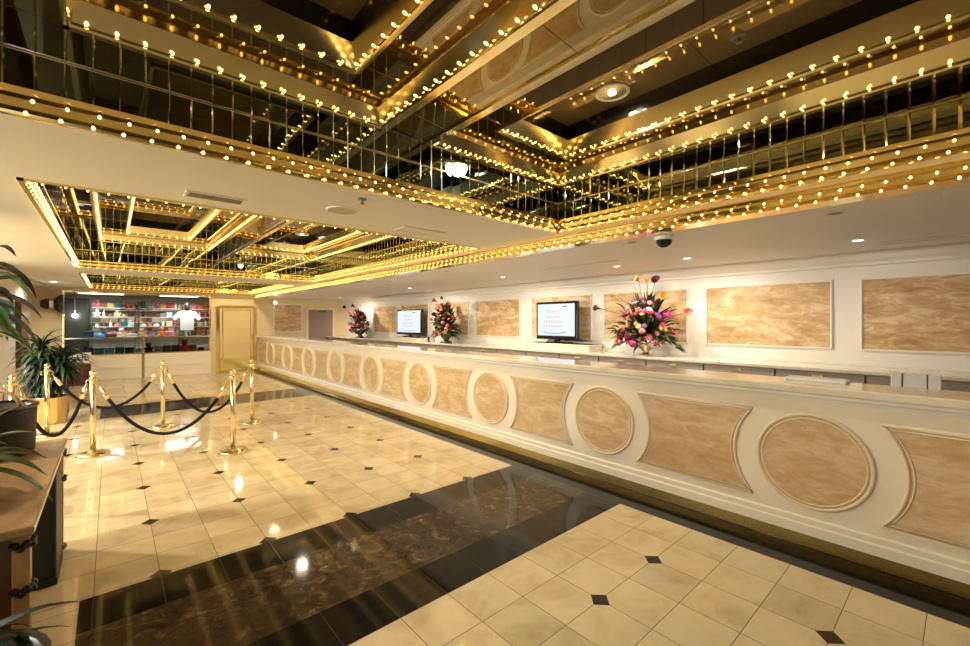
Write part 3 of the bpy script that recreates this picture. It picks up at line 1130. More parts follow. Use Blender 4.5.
arrangement(fx, at_x(446, fx), ZBT, 0.95, 1.15, 'middle flower arrangement in a dark stone urn between the two televisions', P2, 'stone', 9, 50,
            [(0.35, 0.55, ('calla', 'coral')), (-0.05, 1.05, ('calla', 'wine')), (0.2, 1.0, ('calla', 'coral')), (-0.3, 0.9, ('calla', 'orange')), (0.0, 0.9, ('calla', 'orange'))])
arrangement(fx, at_x(360, fx), ZBT, 1.1, 1.08, 'farthest flower arrangement with red blooms beside the service door', P3, 'stone', 12, 46,
            [(0.4, 0.8, ('calla', 'red')), (-0.5, 0.7, ('calla', 'red')), (0.1, 1.0, ('calla', 'wine'))])


# ------------------------------------------------------------------ things on the counters
def small(name, a, b_, m, label, cat, bev=0.004, group=None):
    mb = MB()
    mb.box(a, b_, bev)
    return tag(mb.build(name, m), label, cat, group)


small('binder', (3.83, 0.56, ZT + 0.0005), (3.985, 0.92, ZT + 0.022), m_paper, 'flat white binder lying on the counter top near the right', 'binder')
# white monitor back on the inner worktop
t = thing('monitor', (4.32, 0.25, 0.74), 'white monitor seen from behind over the counter at the right', 'monitor')
mb = MB()
mb.box((4.28, 0.12, 0.85), (4.32, 0.375, 1.185), 0.006)
mb.build('housing', m_paper, t)
mb = MB()
for yy in (0.19, 0.315):
    mb.box((4.277, yy - 0.003, 0.86), (4.2802, yy + 0.003, 1.18))
mb.build('rib', m_blackm, t)
mb = MB()
mb.box((4.31, 0.22, 0.76), (4.34, 0.28, 0.86))
mb.box((4.24, 0.15, 0.74), (4.42, 0.35, 0.76))
mb.build('stand', m_grey, t)
for k, (yy, lab) in enumerate(((2.7, 'black printer on the inner desk opposite the panel behind the flowers'), (4.9, 'black printer on the inner desk opposite the larger television'))):
    t = thing('printer', (4.25, yy, 0.74), lab, 'printer', 'printers behind the counter')
    mb = MB()
    mb.box((4.08, yy - 0.22, 0.74), (4.44, yy + 0.22, 0.90), 0.02)
    mb.build('housing', m_black, t)
    mb = MB()
    mb.box((4.12, yy - 0.16, 0.9005), (4.3, yy + 0.16, 0.912))
    mb.build('paper_tray', m_paper, t)
small('pen_cup', (6.05, 9.05, ZBT), (6.10, 9.10, ZBT + 0.13), m_blackm, 'small dark bottle standing left of the middle flower urn', 'bottle', 0.012)
for i, (u, lab) in enumerate(((432, 'small dark box on the back counter left of the middle flowers'),)):
    pass

# ------------------------------------------------------------------ ceiling fittings
def downlight(u, v, z, r, lit, label, grp, up=0.05):
    p = at(u, v, z)
    t = thing('downlight', p, label, 'ceiling light', grp)
    mb = MB()
    mb.lathe([(r * 1.18, -0.001), (r * 1.18, -0.006), (r, -0.009), (r * 0.96, -0.002)], p, 28, cap=False)
    mb.build('trim_ring', m_white if not lit else m_chrome, t)
    mb = MB()
    mb.ball(p + Vector((0, 0, 0.0)), r * 0.93, 18, 10, (1, 1, 0.22))
    mb.build('lamp', m_lamp if lit else m_grey, t)
    return p


GL = 'small lights in the ceiling above the desk'
DL = [(835, 213, 0, 'dark swivel ceiling light at the right above the desk'), (632, 242, 0, 'dark swivel ceiling light left of the camera dome'), (446, 271, 0, 'dark swivel ceiling light above the middle flowers'),
      (858, 240, 1, 'lit ceiling light near the crown moulding at far right'), (687, 258, 1, 'lit ceiling light under the dark camera dome'), (617, 266, 1, 'lit ceiling light above the large flowers'),
      (503, 277, 1, 'lit ceiling light above the panel between the televisions'), (410, 288, 1, 'lit ceiling light above the smaller television'), (340, 297, 1, 'lit ceiling light above the far flowers'),
      (390, 281, 0, 'dark swivel ceiling light above the smaller television')]
SPOTS = []
for u, v, lit, lab in DL:
    p = downlight(u, v, Z2, 0.055 if not lit else 0.05, lit, lab, GL)
    if lit:
        SPOTS.append(p)
# reflector lamps in the mirror ceilings (one per end of every bay)
def reflector(p, label):
    t = thing('reflector_lamp', p, label, 'ceiling light', 'reflector lamps in the mirror ceilings')
    mb = MB()
    mb.lathe([(0.125, -0.001), (0.128, -0.008), (0.115, -0.012), (0.105, -0.004)], p, 36, cap=False)
    mb.build('trim_ring', m_white, t)
    mb = MB()
    mb.lathe([(0.108, -0.005), (0.08, -0.003), (0.03, -0.0015)], p, 20, cap=True)
    mb.build('reflector', m_refl, t)
    mb = MB()
    mb.ball(p + Vector((0, 0, -0.008)), 0.03, 12, 6, (1, 1, 0.5))
    mb.build('lamp', m_lamp, t)


m_refl = mat('lamp_reflector', (0.85, 0.82, 0.78), 0.25, 0.9)
BIGLAMPS = []
p0 = at(612, 92, Z6)
for ci, (y0, y1) in enumerate(COFF):
    for bi, x in ((1, p0.x),):
        for k, y in enumerate((y1 - (2.718 - p0.y), y0 + (2.718 - p0.y))):
            p = Vector((x, y, Z6))
            reflector(p, f"round chrome reflector lamp at the {('far', 'near')[k]} end of the {('left bay', 'counter bay')[bi]} in the {WHICH[ci]}")
            BIGLAMPS.append(p)
p = at(739, 37, Z6)
t = thing('sprinkler', p, 'small round sprinkler plate in the bronze mirror ceiling', 'sprinkler')
mb = MB()
mb.lathe([(0.045, -0.001), (0.045, -0.006), (0.025, -0.012), (0.02, -0.01)], p, 24)
mb.build('plate', m_grey, t)
mb = MB()
mb.lathe([(0.008, -0.012), (0.008, -0.03), (0.018, -0.033), (0.018, -0.036)], p, 12)
mb.build('head', m_grey, t)
# security camera dome
p = at(664, 236, Z2)
t = thing('dome_camera', p, 'black glass security camera dome in a white ring on the desk ceiling', 'camera')
mb = MB()
mb.lathe([(0.085, -0.0005), (0.085, -0.03), (0.078, -0.04), (0.07, -0.04)], p, 28, cap=True)
mb.build('housing', m_paper, t)
mb = MB()
mb.lathe([(0.073, -0.04), (0.070, -0.062), (0.055, -0.088), (0.03, -0.104), (0.005, -0.109)], p, 28)
mb.build('dome', m_black, t)


def rect_fit(name, u0, v0, u1, v1, z, wid, label, cat, m, slats=0, ms=None):
    """ceiling plate running in x between two pixels, wid deep in y"""
    a, c = at(u0, v0, z), at(u1, v1, z)
    y = (a.y + c.y) / 2
    t = thing(name, ((a.x + c.x) / 2, y, z), label, cat)
    mb = MB()
    x0, x1 = a.x, c.x
    w = 0.018
    mb.box((x0, y - wid / 2, z - 0.008), (x1, y - wid / 2 + w, z - 0.0005))
    mb.box((x0, y + wid / 2 - w, z - 0.008), (x1, y + wid / 2, z - 0.0005))
    mb.box((x0, y - wid / 2 + w, z - 0.008), (x0 + w, y + wid / 2 - w, z - 0.0005))
    mb.box((x1 - w, y - wid / 2 + w, z - 0.008), (x1, y + wid / 2 - w, z - 0.0005))
    mb.build('frame', m, t)
    mb = MB()
    mb.box((x0 + w, y - wid / 2 + w, z - 0.003), (x1 - w, y + wid / 2 - w, z - 0.0006))
    mb.build('backing', m_blackm if slats else m, t)
    if slats:
        mb = MB()
        for i in range(slats):
            xx = x0 + w + (x1 - x0 - 2 * w) * (i + 0.5) / slats
            mb.box((xx - 0.005, y - wid / 2 + w, z - 0.008), (xx + 0.005, y + wid / 2 - w, z - 0.003))
        mb.build('slats', ms or m, t)


rect_fit('air_vent', 184, 194, 246, 201, Z1, 0.16, 'slotted grey air vent in the soffit above the gift shop window', 'vent', m_ceil, 22, m_grey)
rect_fit('access_panel', 398, 228, 441, 234, Z1, 0.22, 'flat cream access panel in the soffit near the brass valance', 'access panel', m_ceil)
a = at(925, 239, Z2)
mb = MB()
for q in ((-0.10, -0.30, -0.085, 0.30), (0.085, -0.30, 0.10, 0.30), (-0.085, -0.30, 0.085, -0.285), (-0.085, 0.285, 0.085, 0.30)):
    mb.box((a.x + q[0], a.y + q[1], Z2 - 0.006), (a.x + q[2], a.y + q[3], Z2 - 0.0005))
t = thing('access_panel', (a.x, a.y, Z2), 'rectangular frame in the desk ceiling at the far right', 'access panel')
mb.build('frame', m_lowceil, t)
a = at(582, 265, Z2)
t = thing('air_vent', (a.x, a.y, Z2), 'long thin white vent slot in the ceiling near the larger television', 'vent')
mb = MB()
mb.box((a.x - 0.05, a.y - 0.6, Z2 - 0.01), (a.x + 0.05, a.y + 0.6, Z2 - 0.0005), 0.003)
mb.build('frame', m_white, t)
p = at(343, 210, Z1)
t = thing('ceiling_speaker', p, 'round cream ceiling speaker in the soffit past the nearest coffer', 'speaker')
mb = MB()
mb.lathe([(0.13, -0.0005), (0.13, -0.006), (0.115, -0.01), (0.112, -0.004)], p, 36, cap=False)
mb.build('ring', m_ceil, t)
mb = MB()
mb.lathe([(0.112, -0.004), (0.05, -0.006), (0.001, -0.0065)], p, 30, cap=False)
mb.build('grille', mat('speaker_grille', (0.60, 0.53, 0.40), 0.6), t)
p = at(362, 199, Z1)
t = thing('sprinkler', p, 'small dark sprinkler head in the soffit past the nearest coffer', 'sprinkler')
mb = MB()
mb.lathe([(0.035, -0.0005), (0.033, -0.008), (0.012, -0.014), (0.012, -0.03), (0.022, -0.034), (0.022, -0.037)], p, 18)
mb.build('head', m_grey, t)

# ------------------------------------------------------------------ rope posts
def stanchion(x, y, label):
    t = thing('rope_post', (x, y, 0), label, 'rope post', 'brass rope posts')
    mb = MB()
    mb.lathe([(0.155, 0.0005), (0.158, 0.012), (0.150, 0.028), (0.07, 0.040), (0.034, 0.045), (0.030, 0.055)], (x, y, 0), 40)
    mb.build('base', m_gold, t)
    mb = MB()
    mb.lathe([(0.027, 0.05), (0.027, 0.88)], (x, y, 0), 24)
    mb.build('post', m_gold, t)
    mb = MB()
    mb.lathe([(0.027, 0.88), (0.036, 0.885), (0.036, 0.90), (0.022, 0.91), (0.02, 0.92)], (x, y, 0), 24)
    mb.ball((x, y, 0.948), 0.034, 20, 12)
    mb.ball((x, y, 0.985), 0.009, 8, 6)
    mb.build('finial', m_gold, t)
    mb = MB()
    for a in (0.2, 1.8, 3.34, 4.9):
        d = Vector((math.cos(a), math.sin(a), 0))
        mb.tube([Vector((x, y, 0.87)) + d * r_ + Vector((0, 0, zz)) for r_, zz in ((0.026, 0), (0.05, 0.01), (0.062, -0.01), (0.055, -0.035), (0.04, -0.035))], 0.006, 6)
    mb.build('hooks', m_gold, t)
    return Vector((x, y, 0))


def foot(u, v):
    p = at(u, v, 0)
    return p.x, p.y


S1 = stanchion(*foot(93, 455), 'brass rope post with a broad base nearest the wooden table')
S2 = stanchion(*foot(233, 452), 'brass rope post standing nearest the reception counter side of the front rope')
S3 = stanchion(*foot(163, 427), 'brass rope post in the middle of the row, in front of the shop window post')
S4 = stanchion(*foot(252, 423), 'brass rope post farthest right, before the brass framed door')
S5 = stanchion(*foot(47, 436), 'brass rope post in front of the potted palm')
S6 = stanchion(-0.79, 6.73, 'brass rope post at the left edge behind the black basket')


def rope(a, b, sag, label):
    d = (b - a)
    d.z = 0
    d.normalize()
    za = 0.835
    p0 = a + d * 0.055 + Vector((0, 0, za))
    p1 = b - d * 0.055 + Vector((0, 0, za))
    mid = (p0 + p1) / 2
    t = thing('barrier_rope', (mid.x, mid.y, za - sag), label, 'rope', 'black barrier ropes')
    pts = []
    for i in range(25):
        k = i / 24
        p = p0.lerp(p1, k)
        p.z -= sag * (1 - (2 * k - 1) ** 2) ** 0.95
        pts.append(p)
    mb = MB()
    mb.tube(pts[1:-1], 0.019, 10)
    mb.build('rope', m_velvet, t)
    for s in (pts[:3], pts[-3:][::-1]):
        mb = MB()
        e0, e1 = s[0], s[2]
        mb.tube([e0, e0.lerp(e1, 0.25), e0.lerp(e1, 0.3), e0.lerp(e1, 0.95)], 0.02, 10, rr=[0.008, 0.010, 0.023, 0.023])
        mb.build('end_hook', m_gold, t)


rope(S1, S2, 0.60, 'black rope hanging between the two nearest brass posts')
rope(S5, S3, 0.50, 'black rope hanging from the palm post to the middle post')
rope(S3, S4, 0.64, 'black rope hanging between the middle post and the farthest right post')
rope(S1, S6, 0.55, 'black rope dropping from the nearest left post behind the table corner')

# ------------------------------------------------------------------ console table at the left
TT = 0.75
t = thing('console_table', (-0.55, 3.27, 0), 'tan wooden console table with black iron corner brackets at lower left', 'table')
TY0, TY1, TX0, TX1 = 2.42, 4.13, -1.0, -0.225
mb = MB()
mb.box((TX0, TY0, TT - 0.035), (TX1, TY1, TT), 0.006)
mb.build('tabletop', mat('table_top_wood', (0.34, 0.20, 0.085), 0.18, noise=0.22, scale=6), t)
for (x, y) in ((TX1 - 0.065, TY0 + 0.04), (TX1 - 0.065, TY1 - 0.10), (TX0 + 0.02, TY0 + 0.04), (TX0 + 0.02, TY1 - 0.10)):
    mb = MB()
    mb.box((x, y, 0.0), (x + 0.05, y + 0.06, TT - 0.035), 0.004)
    lg = mb.build('leg', m_wood, t)
    if x > -0.5:
        for zz in (TT - 0.09, TT - 0.27):
            mb = MB()
            for k in (-1, 0, 1):
                mb.ball((x + 0.052, y + 0.03 + k * 0.02, zz + abs(k) * 0.014), 0.016, 8, 6)
                mb.ball((x + 0.025 + k * 0.018, y - 0.003, zz + abs(k) * 0.014), 0.016, 8, 6)
            mb.build('iron_bracket', m_black, lg)
        mb = MB()
        mb.ball((x + 0.025, y + 0.03, 0.03), 0.045, 12, 8, (1, 1, 0.65))
        mb.build('foot', m_wood_d, lg)
for y in (TY0 + 0.05, TY1 - 0.09):
    mb = MB()
    mb.box((TX0 + 0.07, y, 0.12), (TX1 - 0.066, y + 0.03, TT - 0.036))
    mb.build('end_panel', m_wood_d, t)
# dark bin under it
t = thing('waste_bin', (-0.42, 3.45, 0), 'dark square bin standing under the wooden console table', 'bin')
mb = MB()
mb.box((-0.62, 3.55, 0.0), (-0.235, 3.93, 0.05), 0.006)
mb.box((-0.615, 3.555, 0.05), (-0.24, 3.925, 0.66), 0.006)
mb.build('body', mat('dark_blue_black', (0.008, 0.014, 0.018), 0.5), t)
mb = MB()
mb.box((-0.62, 3.55, 0.66), (-0.235, 3.93, 0.69), 0.006)
mb.build('rim', m_blackm, t)
# black basket
bx, by = -0.55, 3.83
t = thing('basket', (bx, by, TT), 'black basket with a brown arched handle on the wooden table', 'basket')
mb = MB()
pr = [(0.19, 0.0), (0.20, 0.02), (0.208, 0.25), (0.21, 0.285), (0.195, 0.285), (0.185, 0.2)]
mb.lathe(pr, (bx, by, TT + 0.001), 32)
mb.build('body', mat('basket_weave', (0.006, 0.006, 0.005), 0.5, bump=0.4, scale=60), t)
mb = MB()
mb.lathe([(0.198, 0.0), (0.218, 0.005), (0.218, 0.02), (0.202, 0.024)], (bx, by, TT + 0.28), 32, cap=False)
mb.build('rim', m_wood_d, t)
mb = MB()
mb.tube([(bx + 0.2 * math.cos(R(a)) * 0.75, by + 0.2 * math.cos(R(a)) * -0.65, TT + 0.295 + 0.11 * math.sin(R(a))) for a in range(0, 181, 12)], 0.011, 8)
mb.build('handle', m_wood, t)


def plant(loc, label, cat, pot, trunk_h, n, L, W, droop, mats, seed, spread=1.0, el=(0.1, 1.3), heads=1, name='potted_plant', pot_m=None):
    rnd = random.Random(seed)
    t = thing(name, loc, label, cat)
    x, y, z = loc
    r, h = pot
    mb = MB()
    mb.lathe([(r * 0.72, 0.0), (r * 0.78, 0.01), (r, h * 0.93), (r * 1.05, h * 0.94), (r * 1.05, h), (r * 0.93, h), (r * 0.9, h * 0.9)], loc, 32)
    mb.build('pot', pot_m, t)
    st, fo = MB(), MB()
    for hd in range(heads):
        ox, oy = (rnd.uniform(-1, 1) * r * 0.4, rnd.uniform(-1, 1) * r * 0.4) if heads > 1 else (0, 0)
        hh = trunk_h * (1 - 0.22 * hd)
        base = Vector((x + ox, y + oy, z + h * 0.9))
        top = base + Vector((ox * 0.6, oy * 0.6, hh))
        st.tube([base, base.lerp(top, 0.5) + Vector((0.01, 0.01, 0)), top], 0.018, 7)
        for k in range(n):
            a = 2.4 * k + rnd.uniform(-0.3, 0.3)
            e = el[0] + (el[1] - el[0]) * (k / n) + rnd.uniform(-0.15, 0.15)
            d = Vector((math.cos(a) * math.cos(e), math.sin(a) * math.cos(e), math.sin(e)))
            fo.cur = rnd.randrange(len(mats))
            fo.blade(top - Vector((0, 0, (1 - k / n) * hh * 0.35)), d, L * rnd.uniform(0.75, 1.15), W * rnd.uniform(0.8, 1.15), droop * rnd.uniform(0.7, 1.3), 8)
    st.build('stem', m_trunk, t)
    fo.build('leaves', mats, t)
    return t


m_pot_b = mat('brass_pot', (0.80, 0.62, 0.32), 0.18, 1.0)
m_pot_d = mat('dark_pot', (0.014, 0.022, 0.016), 0.35)
pp = at(52, 428, 0)
plant((pp.x - 0.05, pp.y + 0.45, 0), 'dense dark green palm in a shiny brass pot behind the rope posts', 'plant', (0.24, 0.42), 0.78, 95, 0.42, 0.046, 2.4, [m_green2, m_green2, m_green2, m_green], 4, heads=4, el=(-0.1, 1.35), pot_m=m_pot_b)
plant((-0.80, 5.15, 0), 'tall corn plant with broad arching leaves at the left edge', 'plant', (0.2, 0.4), 1.70, 34, 0.50, 0.10, 1.9, [m_green, m_green2], 8, heads=1, el=(-0.1, 0.8), pot_m=m_pot_d)
plant((-0.52, 2.98, TT), 'small leafy plant in a dark pot on the wooden table', 'plant', (0.09, 0.10), 0.06, 18, 0.36, 0.06, 1.5, [m_green3, m_green], 3, el=(0.0, 1.2), pot_m=m_pot_d)
plant((-0.42, 2.02, 0), 'dark planter with long arching leaves at the bottom left corner', 'plant', (0.26, 0.46), 0.04, 22, 0.42, 0.045, 1.5, [m_green2, m_green], 6, el=(0.05, 1.1), pot_m=m_pot_d)
plant((6.15, -0.42, ZBT), 'spiky dark plant on the back counter at the right edge', 'plant', (0.11, 0.16), 0.15, 26, 0.36, 0.022, 0.9, [m_green2], 14, el=(0.0, 1.3), pot_m=m_pot_d)

# ------------------------------------------------------------------ left wall: poster, board, speaker
PX = -1.449
t = thing('poster', (PX, 11.9, 0.2), 'white poster with a dark blue head on the left side wall', 'poster')
mb = MB()
mb.box((PX, 11.0, 0.05), (PX + 0.015, 12.65, 1.50))
mb.build('sheet', m_paper, t)
mb = MB()
mb.box((PX, 11.0, 1.501), (PX + 0.016, 12.45, 1.95))
mb.build('head', mat('poster_blue', (0.01, 0.06, 0.14), 0.4), t)
mb = MB()
mb.ball((PX + 0.016, 11.35, 0.18), 0.09, 14, 8, (0.05, 1, 1))
mb.build('red_mark', CM['red'], t)
mb = MB()
mb.box((PX + 0.015, 11.02, 1.28), (PX + 0.0165, 11.30, 1.40))
mb.build('brown_mark', CM['brown'], t)
mb = MB()
mb.box((PX, 12.68, 0.62), (PX + 0.09, 13.75, 1.98), 0.01)
tag(mb.build('wooden_board', m_wood_d), 'brown wooden board on the wall right of the white poster', 'board')
sp = (-1.05, YE - 0.20, 2.0)
t = thing('wall_speaker', (sp[0], YE, sp[2]), 'black flared loudspeaker on the tan wall left of the shop window', 'speaker')
mb = MB()
n_ = []
for x, hh, dd in ((-1.30, 0.07, 0.07), (-1.20, 0.13, 0.10), (-1.08, 0.10, 0.09), (-0.98, 0.20, 0.15), (-0.90, 0.25, 0.17)):
    n_.append([mb.vert((x, sp[1] + sy * dd, sp[2] + sz * hh)) for sy, sz in ((-1, -1), (1, -1), (1, 1), (-1, 1))])
for a, b in zip(n_, n_[1:]):
    for i in range(4):
        mb.face((a[i], b[i], b[(i + 1) % 4], a[(i + 1) % 4]))
mb.face(n_[0])
mb.face(n_[-1][::-1])
mb.build('housing', m_black, t)
mb = MB()
mb.box((-1.14, sp[1] - 0.115, sp[2] - 0.10), (-1.06, sp[1] - 0.095, sp[2] + 0.08), 0.006)
mb.build('grille', m_chrome, t)
mb = MB()
mb.box((-1.16, sp[1] + 0.08, sp[2] - 0.03), (-1.10, YE, sp[2] + 0.03))
mb.build('bracket', m_blackm, t)
# small gold spotlight where the valance meets the far wall
p = Vector((3.98, YE - 0.25, 2.20))
t = thing('wall_lamp', (3.98, YE, 2.2), 'small gold spotlight at the far end under the brass valance', 'wall lamp')
mb = MB()
mb.ball(p, 0.085, 14, 10)
mb.build('shade', m_brass, t)
mb = MB()
mb.tube([p, (3.98, YE - 0.001, 2.28)], 0.015, 8)
mb.build('arm', m_brass, t)
mb = MB()
mb.ball(p + Vector((0.07, -0.06, -0.02)), 0.05, 10, 8)
mb.build('lamp', m_lamp, t)
p = Vector((6.46, YE - 0.12, 2.10))
t = thing('security_camera', (6.5, YE, 2.1), 'small black camera in the corner above the far flowers', 'camera')
mb = MB()
mb.ball(p, 0.06, 12, 8)
mb.build('body', m_black, t)
mb = MB()
mb.tube([p, (6.50, YE - 0.001, 2.16)], 0.012, 6)
mb.build('arm', m_blackm, t)

# sign on a wine-red stand
sx, sy = -0.62, 14.45
t = thing('sign_stand', (sx, sy, 0), 'wine red box stand with a white lettered card by the palm', 'sign')
mb = MB()
mb.box((sx - 0.25, sy - 0.15, 0.0), (sx + 0.25, sy + 0.15, 0.52), 0.01)
mb.build('base', CM['wine'], t)
mb = MB()
mb.box((sx - 0.26, sy - 0.16, 0.56), (sx + 0.26, sy - 0.14, 0.80), 0.003)
mb.box((sx - 0.02, sy - 0.145, 0.5), (sx + 0.02, sy - 0.138, 0.6))
cd = mb.build('card', m_paper, t)
cu = bpy.data.curves.new('lettering', 'FONT')
cu.body = 'CLUB'
cu.size = 0.19
cu.align_x = 'CENTER'
cu.align_y = 'CENTER'
cu.extrude = 0.001
cu.materials.append(m_blackm)
o = text_mesh(cu)
o.parent = cd
o.location = Vector((sx, sy - 0.162, 0.68)) - wloc(cd)
o.rotation_euler = (math.pi / 2, 0, 0)

# ------------------------------------------------------------------ gift shop
YW = YE + 0.06
t = thing('window_1', ((WX0 + WX1) / 2, YW, WZ0), 'brass framed gift shop window full of souvenirs in the far wall', 'window', kind='structure')
ZR = 1.12
XP = at_y(143, YE)
mb = MB()
w = 0.04
mb.box((WX0, YE - 0.03, WZ0), (WX0 + w, YE + 0.09, WZ1))
mb.box((WX1 - w, YE - 0.03, WZ0), (WX1, YE + 0.09, WZ1))
mb.box((WX0 + w, YE - 0.03, WZ1 - w), (WX1 - w, YE + 0.09, WZ1))
mb.box((WX0 + w, YE - 0.03, WZ0), (WX1 - w, YE + 0.09, WZ0 + 0.03))
mb.box((WX0 + w, YE - 0.03, ZR - 0.018), (WX1 - w, YE + 0.09, ZR + 0.018))
mb.box((XP - 0.03, YE - 0.05, 0.0), (XP + 0.03, YE - 0.03, ZR + 0.018))
mb.build('frame', m_brass_pale, t)
for x0, x1, z0, z1 in ((WX0 + w, WX1 - w, ZR + 0.018, WZ1 - w), (WX0 + w, XP - 0.03, WZ0 + 0.03, ZR - 0.018), (XP + 0.03, WX1 - w, WZ0 + 0.03, ZR - 0.018)):
    mb = MB()
    mb.box((x0, YW - 0.003, z0), (x1, YW + 0.003, z1))
    mb.build('pane', m_glass, t)
SY1 = YE + 3.2
b = MB()
b.box((-1.75, YE + 0.15, 0), (-1.6, SY1, 2.5))
b.box((3.2, YE + 0.15, 0), (3.35, SY1, 2.5))
b.box((-1.75, SY1, 0), (3.35, SY1 + 0.15, 2.5))
struct(b, 'wall_back', mat('shop_wall_paint', (0.45, 0.43, 0.36), 0.6), 'grey walls inside the gift shop', 'wall')
b = MB()
b.box((-1.6, YE + 0.15, 2.42), (3.2, SY1, 2.5))
struct(b, 'ceiling', mat('shop_ceiling_paint', (0.5, 0.48, 0.4), 0.6), 'grey ceiling inside the gift shop', 'ceiling')
for i, x in enumerate((-0.2, 1.7)):
    t = thing('shop_light', (x, YE + 1.6, 2.42), 'white lit panel in the gift shop ceiling, ' + ('left one' if i == 0 else 'right one'), 'ceiling light', 'gift shop lights')
    mb = MB()
    mb.box((x - 0.55, YE + 1.05, 2.395), (x + 0.55, YE + 2.15, 2.4195), 0.004)
    mb.build('housing', m_paper, t)
    mb = MB()
    mb.box((x - 0.5, YE + 1.1, 2.391), (x + 0.5, YE + 2.1, 2.3948))
    mb.build('diffuser', m_lamp_w, t)
# round bright lamp at the left of the window
p = Vector((-0.72, YE + 0.45, 1.72))
t = thing('display_lamp', p, 'small dazzling white lamp at the left inside the shop window', 'lamp')
mb = MB()
mb.ball(p, 0.05, 12, 8)
mb.build('lamp', emit('dazzle', (0.95, 0.97, 1.0), 30), t)
mb = MB()
mb.tube([p + Vector((0, 0.04, 0)), p + Vector((0, 0.04, 0.66))], 0.01, 6)
mb.build('rod', m_grey, t)
# display deck, rail shelf, back shelves
m_shelf = mat('shelf_white', (0.75, 0.74, 0.70), 0.4)
DK = [
    ('display_shelf', (-0.88, YE + 0.16, WZ0 - 0.04), (2.26, YE + 0.62, WZ0), 'lower display deck just inside the shop window', m_shelf),
    ('display_shelf', (-0.88, YE + 0.16, ZR - 0.02), (2.26, YE + 0.55, ZR), 'glass topped shelf at the rail of the shop window', m_shelf)]
for nme, a, c, lab, m in DK:
    small(nme, a, c, m, lab, 'shelf', 0.003)
SH = [0.7, 1.15, 1.55, 1.95]
for i, z in enumerate(SH):
    small('wall_shelf', (-1.5, SY1 - 0.36, z - 0.03), (3.1, SY1 - 0.002, z), m_shelf, ('lowest', 'second lowest', 'second highest', 'topmost')[i] + ' white shelf on the back wall of the gift shop', 'shelf', 0.003, 'gift shop wall shelves')
small('dark_cabinet', (-1.5, YE + 0.75, 0), (-0.45, YE + 1.35, 2.2), mat('dark_cabinet_paint', (0.03, 0.035, 0.03), 0.3), 'tall dark cabinet at the left inside the gift shop', 'cabinet', 0.01)


